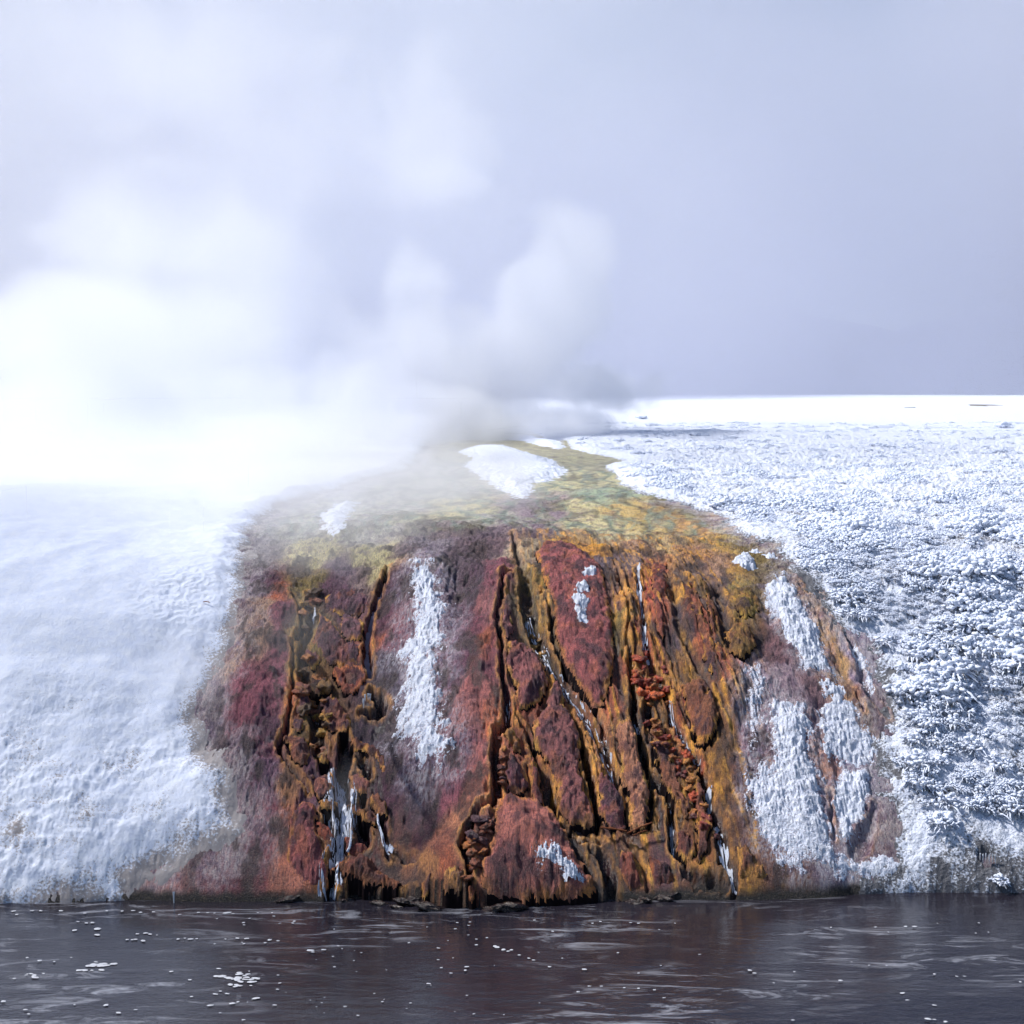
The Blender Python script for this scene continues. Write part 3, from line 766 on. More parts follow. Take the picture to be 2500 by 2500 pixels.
def top(x, y):
    """height of whatever crust stands at a point, mounds included"""
    z = relief(x, y)
    for lo, hi, nr, nc, g in MOUNDS:
        m = (x > lo[0]) & (x < hi[0]) & (y > lo[1]) & (y < hi[1])
        if m.any():
            j = np.clip(((x[m] - lo[0]) / (hi[0] - lo[0]) * (nc - 1)).round().astype(int), 0, nc - 1)
            i = np.clip(((y[m] - lo[1]) / (hi[1] - lo[1]) * (nr - 1)).round().astype(int), 0, nr - 1)
            z[m] = np.maximum(z[m], g[i, j])
    return z

RK = dict(name='boulder', cat='rock')
mound([(777,1511),(793,1513),(824,1543),(845,1571),(882,1574),(882,1606),(873,1632),(826,1632),(805,1622),(779,1597),(761,1578),(777,1536)], 'large angular purple-brown slab with golden edge in the left cascade', .20, (96,62,68), tilt=.1, **RK)
mound([(835,1508),(873,1506),(891,1532),(884,1568),(848,1566),(829,1541)], 'rounded mauve slab above the large angular slab beside the lilac runnel', .18, (120,82,84), **RK)
mound([(795,1455),(840,1440),(880,1438),(905,1462),(905,1492),(872,1505),(830,1505),(790,1490)], 'dark purple crust shelf at the head of the left cascade', .14, (92,62,70), rimw=.05, **RK)
mound([(807,1643),(838,1632),(882,1632),(896,1655),(884,1683),(863,1702),(833,1692),(817,1664)], 'red-brown hollow mineral basin with raised orange rim', .22, (130,66,48), (190,118,66), .06, bowl=.10, name='mineral_basin', cat='mineral basin')
mound([(745,1597),(756,1592),(786,1611),(772,1639),(758,1643),(745,1620)], 'small triangular mauve stone with golden edge in the left cascade', .15, (120,76,70), rimw=.035, scal=.015, shoulder=.08, res=.01, **RK)
mound([(756,1660),(798,1655),(812,1688),(779,1702),(752,1685)], 'dark olive stone below the triangular stone', .14, (70,52,36), (150,118,50), .04, .1, res=.01, **RK)
mound([(724,1709),(740,1695),(758,1713),(758,1741),(747,1760),(719,1751)], 'mauve egg-shaped stone beside the dark crack of the left cascade', .18, (112,70,72), rimw=.05, shoulder=.11, scal=.02, res=.01, **RK)
mound([(717,1767),(745,1760),(747,1783),(733,1799),(710,1792)], 'grey-mauve stone under the egg-shaped stone', .16, (120,84,80), rimw=.03, shoulder=.1, scal=.02, res=.01, **RK)
mound([(782,1727),(800,1713),(826,1716),(849,1751),(859,1792),(826,1792),(800,1792),(784,1755)], 'craggy golden rock with a pale purple face in mid cascade', .22, (112,70,66), rimw=.06, scal=.05, **RK)
mound([(691,1829),(710,1820),(752,1820),(759,1857),(754,1885),(733,1899),(710,1873)], 'big golden-brown boulder left of the waterfall', .26, (116,72,54), rimw=.05, shoulder=.18, **RK)
mound([(745,1899),(759,1892),(770,1908),(761,1922),(747,1914)], 'little mauve stone below the golden-brown boulder', .14, (130,88,80), rimw=.02, shoulder=.07, scal=.01, res=.009, **RK)
mound([(766,1929),(784,1910),(817,1931),(798,1957),(779,1973),(763,1943)], 'pinkish pointed boulder touching the top of the waterfall', .22, (160,104,82), rimw=.03, shoulder=.12, scal=.02, res=.01, **RK)
mound([(779,1857),(791,1848),(805,1857),(803,1868),(779,1871)], 'small layered ochre stone above the waterfall', .14, (165,115,58), rimw=.03, shoulder=.06, scal=.012, res=.009, **RK)
mound([(850,1815),(866,1806),(896,1818),(931,1843),(942,1878),(936,1915),(926,1890),(912,1857),(885,1842),(862,1838)], 'curved orange ridge hooking over the dark hollow right of the waterfall', .24, (112,62,52), rimw=.06, scal=.03, **RK)
mound([(846,1912),(877,1890),(900,1920),(908,1943),(882,1950),(862,1935)], 'pale orange rock right of the waterfall head', .20, (140,88,74), rimw=.04, **RK)
mound([(779,1973),(806,1962),(823,1966),(826,1984),(810,1994),(782,1992)], 'golden sill left of the waterfall lip', .16, (165,120,60), rimw=.08, shoulder=.09, **RK)
mound([(848,1966),(866,1970),(896,1990),(921,1988),(916,2022),(900,2014),(877,2006),(850,1994)], 'golden shelf right of the waterfall lip with hanging knobs', .18, (128,78,56), rimw=.07, shoulder=.1, scal=.04, **RK)
mound([(896,1955),(918,1950),(945,1972),(953,1998),(930,1994),(905,1976)], 'yellow-brown ledge above the thin side fall', .18, (130,86,66), rimw=.06, shoulder=.1, **RK)
mound([(770,2036),(793,2031),(821,2064),(800,2087),(779,2066)], 'rust-red wedge of rock in the hollow left of the waterfall', .16, (130,58,38), (150,80,45), .03, .1, **RK)
mound([(838,2052),(870,2046),(905,2070),(900,2090),(860,2096),(842,2085)], 'red rock foot beside the lower waterfall', .15, (125,62,48), (150,84,52), .04, .14, **RK)
mound([(800,2150),(845,2115),(884,2092),(919,2115),(950,2134),(990,2157),(958,2160),(896,2166),(849,2155),(826,2148)], 'brown roof-like slab overhanging the black gap at the river', .26, (104,58,42), (165,108,62), .07, .14, skirt=.12, tuck=0, **RK)
mound([(740,1985),(768,1990),(778,2020),(770,2050),(795,2100),(806,2140),(800,2180),(760,2190),(720,2185),(700,2140),(706,2060),(720,2010)], 'orange-pink buttress left of the waterfall foot', .24, (146,82,76), (186,128,66), .06, .24)

mound([(1237,1595),(1262,1588),(1299,1593),(1332,1632),(1340,1678),(1324,1715),(1290,1748),(1266,1748),(1257,1699),(1237,1657)], 'bulging mauve mound between the two central runnels', .26, (134,82,76), rimw=.07, shoulder=.24)
mound([(1230,1520),(1243,1512),(1252,1540),(1254,1566),(1238,1588),(1222,1570),(1222,1545)], 'small pink tongue of crust at the head of the central runnel', .18, (150,100,92), rimw=.025, shoulder=.1, res=.01)
mound([(1332,1732),(1345,1680),(1362,1672),(1378,1700),(1376,1730),(1402,1765),(1419,1823),(1415,1873),(1427,1935),(1452,1997),(1453,2026),(1390,2024),(1365,1988),(1361,1935),(1340,1881),(1303,1839),(1299,1782)], 'longest mauve tongue with scalloped golden rim left of the black spear-shaped gap', .28, (130,80,74), rimw=.07, shoulder=.22)
mound([(1460,1906),(1481,1900),(1506,1935),(1531,1960),(1526,1997),(1526,2042),(1485,2028),(1460,1989),(1462,1947)], 'dark plum spearhead mound with golden rim', .24, (98,54,62), rimw=.05, shoulder=.16)
mound([(1424,1780),(1440,1795),(1452,1835),(1470,1868),(1480,1896),(1464,1906),(1452,1870),(1442,1835)], 'thin golden fin of crust above the plum spearhead', .16, (165,115,70), rimw=.06, shoulder=.07, scal=.018, res=.01)
mound([(1500,1790),(1535,1780),(1556,1808),(1556,1850),(1568,1880),(1586,1922),(1585,1989),(1580,2032),(1537,2036),(1533,1976),(1539,1943),(1514,1915),(1516,1870),(1508,1830)], 'tan tongue of crust with a pale dry face right of the plum spearhead', .26, (165,118,86), rimw=.05, shoulder=.22)
mound([(1237,1873),(1261,1866),(1282,1893),(1290,1935),(1282,1957),(1237,1957),(1235,1914)], 'dark plum thumb-shaped mound with orange cap', .26, (100,56,62), (175,115,62), .055, .18, res=.012)
mound([(1234,1815),(1246,1808),(1268,1823),(1272,1858),(1252,1866),(1250,1840),(1236,1850)], 'knobbly ochre arch above the thumb-shaped mound', .2, (165,120,62), rimw=.05, shoulder=.08, scal=.03, res=.01)
mound([(1278,1856),(1303,1858),(1315,1893),(1319,1935),(1330,1970),(1302,1970),(1297,1930),(1294,1897)], 'narrow red-brown mound right of the thumb-shaped mound', .22, (128,66,58), rimw=.045, shoulder=.12, res=.012)
mound([(1245,1964),(1307,1966),(1340,1978),(1365,2013),(1390,2051),(1406,2092),(1439,2142),(1464,2176),(1420,2196),(1307,2203),(1203,2198),(1168,2170),(1178,2130),(1203,2080),(1206,2017)], 'great orange-pink apron mound bulging over the river at the centre', .38, (172,108,90), (184,124,62), .10, .5, .03, .02)
mound([(1514,2080),(1547,2092),(1572,2142),(1572,2172),(1531,2174),(1514,2133)], 'orange bulb of crust at the waterline right of the black wall', .26, (136,74,54), rimw=.05, shoulder=.16)
mound([(1580,2096),(1634,2109),(1651,2154),(1620,2170),(1590,2168)], 'red-brown bulb beside the orange bulb at the waterline', .22, (88,46,44), (165,100,55), .05, .16)
mound([(1077,2162),(1100,2150),(1133,2148),(1130,2178),(1119,2204),(1086,2204)], 'tan knob with flat face at the waterline left of the centre apron', .24, (180,132,72), rimw=.04, shoulder=.13)
mound([(1030,2160),(1054,2152),(1058,2171),(1037,2203),(1024,2203)], 'small ochre knob leftmost at the central waterline', .2, (150,100,50), rimw=.03, shoulder=.08, res=.01)
mound([(1142,2171),(1156,2165),(1168,2190),(1160,2206),(1146,2204)], 'little red-ochre knob between tan knob and centre apron', .2, (140,74,44), rimw=.03, shoulder=.07, res=.01)
mound([(1306,1356),(1331,1325),(1378,1328),(1440,1359),(1474,1393),(1483,1455),(1496,1517),(1502,1580),(1498,1642),(1486,1688),(1474,1735),(1449,1735),(1409,1673),(1375,1620),(1358,1564),(1352,1502),(1333,1440),(1318,1393)], 'broad red and gold striped mat sweeping down from the crest', .22, (146,82,76), (186,130,56), .10, .34, .02, .018, name='algae_mat', cat='algae mat')
mound([(1663,1680),(1690,1668),(1716,1674),(1746,1728),(1758,1790),(1740,1835),(1710,1838),(1690,1800),(1674,1750)], 'bulging golden-ochre mat right of the red runnel', .24, (132,84,52), (186,136,54), .06, .2, .04)
mound([(1590,1785),(1600,1765),(1618,1768),(1622,1800),(1640,1850),(1655,1900),(1672,1940),(1690,1990),(1672,2010),(1650,1965),(1620,1930),(1604,1880),(1594,1830)], 'knobbly yellow rib between the two red runnels', .2, (124,78,52), (190,146,62), .06, .1, .05)
mound([(1700,1880),(1716,1930),(1722,1990),(1738,2030),(1728,2080),(1712,2120),(1696,2110),(1702,2040),(1694,1970),(1688,1910)], 'ochre rib left of the lower right fall', .2, (104,62,48), (186,136,56), .05, .1, .05)
mound([(1655,2030),(1684,2040),(1700,2075),(1690,2110),(1664,2110),(1650,2075)], 'orange bump above the dark ledge of the right fall', .18, (112,62,50), rimw=.05, shoulder=.13)
mound([(1800,2106),(1818,2100),(1850,2140),(1890,2160),(1902,2172),(1850,2178),(1805,2176),(1798,2140)], 'yellow-orange buttress at the waterline right of the right fall', .26, (160,108,52), (190,142,66), .1, .18, .03)
mound([(1770,1560),(1800,1545),(1838,1570),(1848,1610),(1815,1640),(1780,1625)], 'shaggy olive-gold hummock left of the mottled frost', .2, (120,92,40), (165,122,52), .08, .22, .04)
mound([(1800,1470),(1835,1455),(1855,1490),(1850,1530),(1815,1540),(1795,1510)], 'shaggy yellow-green hummock beside the upper frost strip', .16, (140,118,46), (160,132,52), .08, .22, .04)
mound([(1664,1412),(1684,1400),(1700,1440),(1712,1500),(1740,1580),(1755,1650),(1735,1660),(1712,1590),(1688,1520),(1668,1460)], 'long golden streamer of algae between dark purple strips', .10, (140,88,56), (188,140,58), .06, .14, .04, name='algae_streamer', cat='algae streamer')
mound([(1716,1440),(1728,1430),(1742,1490),(1752,1560),(1775,1640),(1768,1680),(1748,1610),(1732,1540)], 'narrow orange streamer of algae right of the golden streamer', .09, (136,82,54), (188,138,56), .05, .1, .03, name='algae_streamer', cat='algae streamer')
mound([(1590,1375),(1628,1370),(1632,1430),(1628,1500),(1622,1560),(1604,1540),(1592,1470)], 'broad rust-orange streamer of algae right of the thin crest trickle', .10, (128,66,48), (176,112,56), .05, .14, .03, name='algae_streamer', cat='algae streamer')

for pts, lb in [([(1402,1450),(1430,1445),(1436,1458),(1412,1462)], 'white frost fleck high on the red striped mat'),
                ([(1404,1478),(1426,1472),(1440,1490),(1424,1500),(1410,1490)], 'largest white frost fleck on the red striped mat'),
                ([(1410,1514),(1424,1510),(1430,1528),(1416,1532)], 'lowest white frost fleck on the red striped mat'),
                ([(1428,1404),(1450,1404),(1446,1414),(1430,1414)], 'topmost white frost fleck on the red striped mat')]:
    snow_patch(pts, lb, .07, .05, .04, .04, .008, bare=.1, ground=top)
for pts, lb in [([(1315,2112),(1332,2108),(1338,2124),(1322,2132)], 'round white frost clump high on the centre apron'),
                ([(1354,2110),(1366,2108),(1368,2118),(1356,2120)], 'tiny white frost dot at the top right of the apron clumps'),
                ([(1338,2126),(1362,2124),(1384,2132),(1388,2146),(1366,2142),(1344,2136)], 'row of white frost clumps across the centre apron'),
                ([(1380,2146),(1404,2148),(1424,2166),(1428,2190),(1404,2184),(1388,2170)], 'streaked frost sheet hanging at the right foot of the centre apron')]:
    snow_patch(pts, lb, .06, .05, .04, .05, .008, bare=.15, ground=top)

# rust-red stones strewn in the right runnel, ochre ones in the left cascade
def blob_mesh(name, seed, sub=3, amp=.35, squash=(1, 1, .7)):
    r = np.random.default_rng(seed)
    import bmesh
    bm = bmesh.new(); bmesh.ops.create_icosphere(bm, subdivisions=sub, radius=1)
    off = r.uniform(0, 50, 3)
    from mathutils import noise as mn
    for v in bm.verts:
        c = v.co.copy(); p = c * 1.3 + Vector(off)
        k = 1 + amp * mn.noise(p) + amp * .5 * mn.noise(p * 2.7) + amp * .25 * mn.noise(p * 6)
        v.co = Vector((c.x * squash[0], c.y * squash[1], c.z * squash[2])) * k
    for f in bm.faces: f.smooth = True
    me = bpy.data.meshes.new(name); bm.to_mesh(me); bm.free()
    return me

def inpoly(poly, n, seed):
    r = np.random.default_rng(seed); out = []
    lo, hi = poly.min(0), poly.max(0)
    while len(out) < n:
        p = r.uniform(lo, hi)
        if poly_sd(np.array([p[0]]), np.array([p[1]]), poly)[0] > .02: out.append(p)
    return np.array(out)

def stones(region, n, seed, col, label, group, smin, smax):
    meshes = []
    for k in range(5):
        me = blob_mesh('stone', seed + k, 3, .75, (1, .9, .62))
        nv = len(me.vertices)
        co = np.zeros(nv * 3, np.float32); me.vertices.foreach_get('co', co); co = co.reshape(-1, 3)
        base = np.array(crust(col[k % len(col)]))
        c = base[None] * (1 + .5 * fbm(co[:, 0], co[:, 1] + co[:, 2], 1.8, 3, seed + k))[:, None]
        a = me.attributes.new('col', 'FLOAT_COLOR', 'POINT')
        a.data.foreach_set('color', np.concatenate([np.clip(c, .005, 1), np.ones((nv, 1))], 1).astype(np.float32).ravel())
        a = me.attributes.new('wet', 'FLOAT', 'POINT'); a.data.foreach_set('value', np.full(nv, .5, np.float32))
        me.materials.append(M_MIN); meshes.append(me)
    pts = inpoly(P(region), n, seed); zz = top(pts[:, 0], pts[:, 1])
    r = np.random.default_rng(seed)
    for i, p in enumerate(pts):
        s = r.uniform(smin, smax)
        o = link('stone', meshes[i % 5], None, label, 'stone', group, loc=(p[0], p[1], zz[i] + s * .12))
        o.scale = (s * r.uniform(.8, 1.3), s * r.uniform(.8, 1.2), s); o.rotation_euler = (r.uniform(-.5, .5), r.uniform(-.5, .5), r.uniform(0, 6))

stones([(1552,1590),(1590,1580),(1625,1610),(1645,1670),(1625,1725),(1570,1720),(1545,1660)], 34, 300, [(150,68,40),(176,92,48),(120,52,36),(168,110,58),(140,60,40)], 'rust-red knobbly stone in the steep right runnel', 'rust-red stones in the right runnel', .045, .085)
stones([(1550,1730),(1660,1780),(1700,1860),(1725,1960),(1760,2060),(1730,2080),(1690,2000),(1640,1900),(1570,1800)], 44, 310, [(160,74,42),(170,118,56),(96,52,44),(150,100,50),(120,52,40)], 'dark wet stone scattered down the lower right runnels', 'wet stones in the lower right runnels', .03, .075)
stones([(735,1460),(770,1450),(775,1500),(745,1560),(760,1650),(815,1700),(800,1850),(770,1870),(750,1800),(730,1690),(735,1600)], 40, 320, [(140,112,50),(110,84,42),(150,104,58),(90,70,44),(130,84,60)], 'small olive-gold stone in the left cascade bed', 'small stones in the left cascade', .04, .10)
stones([(1145,2030),(1180,2010),(1200,2040),(1180,2120),(1160,2180),(1130,2150),(1130,2090)], 22, 330, [(120,72,40),(150,96,48),(84,50,46),(110,64,42),(70,44,48)], 'brown stone in the dark gutter left of the centre apron', 'stones in the gutter by the centre apron', .035, .075)
stones([(1212,1800),(1238,1800),(1235,1960),(1205,1990)], 12, 340, [(120,72,40),(160,110,54),(84,44,40),(96,56,42),(70,44,48)], 'little ochre stone in the black central runnel', 'stones in the central runnel', .02, .05)
stones([(1300,1500),(1340,1560),(1345,1600),(1300,1560),(1275,1480)], 14, 350, [(130,104,48),(100,84,40),(150,116,60),(70,56,34),(120,96,56)], 'olive pebble in the upper stream bed', 'olive pebbles in the upper stream bed', .02, .05)

def shore_stones(n, seed, x0, x1, col, label, group, smin, smax):
    r = np.random.default_rng(seed); ms = []
    for k in range(4):
        me = blob_mesh('stone', seed + k, 3, .8, (1.3, .9, .6)); nv = len(me.vertices)
        a = me.attributes.new('col', 'FLOAT_COLOR', 'POINT'); a.data.foreach_set('color', np.tile(np.array([*lin(col), 1], np.float32), nv))
        a = me.attributes.new('wet', 'FLOAT', 'POINT'); a.data.foreach_set('value', np.full(nv, .9, np.float32))
        me.materials.append(M_MIN); ms.append(me)
    for i in range(n):
        x = r.uniform(x0, x1); y = float(toe(np.array([x]))[0]) + r.uniform(-.10, .05); s_ = r.uniform(smin, smax) * r.uniform(.6, 1)
        o = link('stone', ms[i % 4], None, label, 'stone', group, loc=(x, y, r.uniform(-.02, .05)))
        o.scale = (s_ * r.uniform(.9, 1.7), s_, s_); o.rotation_euler = (r.uniform(-.3, .3), r.uniform(-.3, .3), r.uniform(-.5, .5))
shore_stones(18, 360, -3.0, 2.2, (44, 28, 30), 'black wet stone at the waterline below the coloured crust', 'black stones along the waterline', .04, .10)

# ------------------------------------------------------------------ running water: lacy white ribbons that follow the ground
def resample(line, step):
    d = np.r_[0, np.cumsum(np.hypot(*np.diff(line, axis=0).T))]
    n = max(4, int(d[-1] / step)); t = np.linspace(0, d[-1], n)
    return np.stack([np.interp(t, d, line[:, 0]), np.interp(t, d, line[:, 1])], 1), t / d[-1]

def water(pts, widths, label, cover=.5, name='water_ribbon', seed=1, lift=.03, cat='stream', arc=0.0):
    line, t = resample(P(pts), .012)
    w = np.interp(t, np.linspace(0, 1, len(widths)), widths) * PXM * 1.3 + .006
    tg = np.gradient(line, axis=0); tg /= np.linalg.norm(tg, axis=1)[:, None] + 1e-9
    nrm = np.stack([-tg[:, 1], tg[:, 0]], 1)
    nc = max(9, int(w.max() * 2 / .006)); u = np.linspace(-1, 1, nc)
    cx = line[:, None, :] + nrm[:, None, :] * (w[:, None] * u[None])[..., None]
    x, y = cx[..., 0].ravel(), cx[..., 1].ravel()
    U = np.tile(u, len(t)); T = np.repeat(np.arange(len(t)) * .012, nc)
    WW = np.repeat(w, nc)
    z = relief(x, y)
    # the sheet bridges small hollows: smooth along the flow
    zz = z.reshape(len(t), nc)
    k = np.hanning(21); k /= k.sum()
    zz = np.stack([np.convolve(np.pad(zz[:, j], 10, mode='edge'), k, 'valid') for j in range(nc)], 1)
    z = np.maximum(zz.ravel(), z * .5 + zz.ravel() * .5) + lift + .03 * fbm(U * WW * 30, T * 6, 1, 3, seed) + .015 * fbm(U * WW * 60, T * 22, 1, 2, seed + 9)
    z += arc * np.sin(np.pi * np.repeat(t, nc)) * (1 - U ** 2)
    d = fbm(U * WW * 50, T * 5, 1, 4, seed + 3) * .7 + .5 * gnoise(U * WW * 120, T * 14, seed + 5)
    keep = d > (1 - 2 * cover) * .95 + .45 * np.abs(U) ** 2 - .1
    kk = keep.reshape(len(t), nc)
    q = grid_quads(len(t), nc)
    i = np.arange(len(t) * nc).reshape(len(t), nc)
    k2 = (kk[:-1, :-1] & kk[:-1, 1:] | kk[1:, 1:] & kk[1:, :-1]).ravel()
    q = q[k2]
    v2, q2, a2 = compact(np.stack([x, y, z], 1), q, {})
    return link(name, mesh_np(name, v2, q2), M_WHITE, label, cat)

water([(817,1880),(822,1905),(828,1935),(833,1962),(831,1990),(835,2036),(834,2075),(828,2100)], [12,18,26,34,30,28,24,16], 'white waterfall tumbling down the left cascade', .60, 'waterfall', 401, .05, 'waterfall', .06)
water([(826,2095),(812,2120),(805,2153),(806,2180),(808,2203)], [16,18,18,20,26], 'hazy foot of the waterfall dropping into the river', .55, 'waterfall', 411, .05, 'waterfall')
water([(921,1997),(929,2018),(936,2036),(945,2058),(955,2070)], [3,4,4,6,9], 'thin side fall right of the white waterfall', .62, 'waterfall', 421, .06, 'waterfall', .03)
water([(1290,1500),(1306,1540),(1318,1577),(1342,1618),(1352,1640),(1384,1674),(1400,1700),(1414,1720),(1430,1750)], [8,15,15,15,14,15,16,18,12], 'white stream rushing down the central dark channel', .44, 'stream', 431)
water([(1425,1745),(1440,1770),(1455,1800),(1470,1835),(1484,1870),(1497,1908)], [14,18,20,20,18,10], 'grey foamy lower reach of the central stream', .38, 'stream', 441)
water([(1558,1384),(1560,1420),(1562,1450),(1567,1480)], [4,3,6,3], 'white spurt at the top of the red runnel', .7, 'stream', 451, .035)
water([(1570,1490),(1573,1520),(1574,1560),(1575,1590),(1583,1606)], [3,3,4,6,4], 'thin white trickle in the red runnel', .6, 'stream', 461, .04)
water([(1590,1620),(1598,1645),(1606,1662),(1614,1680)], [3,4,5,3], 'trickle threading the rust-red stones', .5, 'stream', 471, .06)
water([(1628,1700),(1636,1725),(1641,1750),(1655,1780),(1672,1806),(1684,1835),(1700,1864)], [4,4,4,6,5,5,10], 'white trickle along the right edge of the rust-red stones', .5, 'stream', 481, .04)
water([(1710,1925),(1727,1934),(1730,1968),(1732,1990)], [8,8,5,4], 'short bright spill on the lower right runnel', .6, 'stream', 491, .05)
water([(1742,2010),(1755,2045),(1764,2080),(1770,2110),(1784,2140),(1790,2165),(1795,2192)], [6,8,9,9,8,6,6], 'thin fall dropping to the river at the right end of the crust', .5, 'waterfall', 501, .05, 'waterfall')
water([(1616,1926),(1628,1944),(1638,1962)], [3,3,2], 'short pale thread in the black right gully', .5, 'stream', 511, .05)
water([(1638,1984),(1639,2014),(1643,2045),(1645,2078)], [3,4,3,3], 'long pale thread down the black right gully', .55, 'stream', 521, .05)
water([(1546,1740),(1552,1762),(1558,1785)], [4,5,4], 'purple-white dribble left of the rust-red stones', .5, 'stream', 531, .05)
water([(1236,1708),(1240,1730),(1236,1760),(1238,1780)], [5,6,5,5], 'white dribble in the black central runnel', .45, 'stream', 541, .05)
water([(758,1480),(764,1500),(768,1524)], [3,5,4], 'small spill at the head of the left cascade', .6, 'stream', 551, .05)
water([(775,1738),(782,1756),(776,1775)], [4,6,5], 'white spill among the stones of mid cascade', .5, 'stream', 561, .06)

# lilac pool standing in the runnel left of the white frost strip
def pool(pts, w, label):
    line, t = resample(P(pts), .03)
    ww = np.interp(t, np.linspace(0, 1, len(w)), w) * PXM
    u = np.linspace(-1, 1, 7)
    x = (line[:, 0:1] + ww[:, None] * u[None]).ravel(); y = np.repeat(line[:, 1], 7)
    z = np.repeat(relief(line[:, 0], line[:, 1]), 7) + .05
    return link('pool', mesh_np('pool', np.stack([x, y, z], 1), grid_quads(len(t), 7)), M_POOL, label, 'pool')
M_POOL = plain_mat('pool_mat', lin((118, 110, 128)), .12, .5, .15, 12, .01)
pool([(935,1440),(917,1480),(905,1513),(896,1560),(897,1595),(900,1628)], [6,9,11,12,13,10], 'lilac-grey water lying in the runnel beside the white frost strip')

# ------------------------------------------------------------------ icicles and dripping ends
def icicle_mesh(seed):
    r = np.random.default_rng(seed); rings = 7; k = 6
    V = []; 
    for i in range(rings):
        t = i / (rings - 1); rad = .014 * (1 - t) ** .8 * (1 + .3 * r.uniform(-1, 1)) + .002
        for j in range(k):
            a = j / k * 2 * math.pi; V.append((rad * math.cos(a), rad * math.sin(a), -t))
    i = np.arange(rings * k).reshape(rings, k)
    q = np.stack([i[:-1], np.roll(i[:-1], -1, 1), np.roll(i[1:], -1, 1), i[1:]], -1).reshape(-1, 4)
    return mesh_np('icicle', np.array(V), q)
ICM = [icicle_mesh(s) for s in range(4)]
for m_ in ICM: m_.materials.append(M_ICE)
def icicles(spots, label, group, lmin, lmax, wd=1.0):
    p = P(spots); z = relief(p[:, 0], p[:, 1])
    for i in range(len(p)):
        L_ = random.uniform(lmin, lmax)
        o = link('icicle', ICM[i % 4], None, label, 'icicle', group, loc=(p[i, 0], p[i, 1] - .07, z[i] + .10))
        o.scale = (wd, wd, L_); o.rotation_euler = (0, 0, random.uniform(0, 6))
icicles([(2212,1878),(2218,1880),(2224,1882),(2231,1884),(2238,1886)], 'short icicle under the frosted ledge on the right slope', 'icicles under the right ledge', .08, .13, .6)
icicles([(2388,2098),(2395,2100),(2402,2098),(2410,2102),(2418,2099),(2425,2101)], 'icicle hanging in the dark gap low on the right bank', 'icicles low on the right bank', .09, .16, .6)
icicles([(428,2193)], 'single pale drip hanging over the river at the left end of the red crust', None, .22, .23, .9)
icicles([(900,1712),(905,1708),(893,1714),(889,1722)], 'icicle in the dark hollow below the hollow basin', 'icicles under the hollow basin', .08, .16)

# ------------------------------------------------------------------ rime-covered grass on the right
def blade_verts(root, az, length, curl, w0, r, seg=4):
    """one frosted blade: a three-sided tube that rises and droops over, thickest near its snowy end"""
    V = []; dirx, diry = math.cos(az), math.sin(az)
    for i in range(seg + 1):
        t = i / seg
        out = length * (t * .55 + curl * t * t * .6); up = length * (t * .9 - curl * t * t * 1.0)
        c = (root[0] + dirx * out, root[1] + diry * out, root[2] + up)
        rad = w0 * (.40 + .5 * t + 1.5 * math.exp(-((t - .78) / .2) ** 2) - .5 * max(0, t - .8) / .2) * r.uniform(.75, 1.3)
        for j in range(3):
            a = az + math.pi / 2 + j * 2 * math.pi / 3
            V.append((c[0] + rad * math.cos(a), c[1] + rad * math.sin(a), c[2] + rad * (.9 if j == 0 else -.2) + rad * .3 * r.uniform(-1, 1)))
    return V

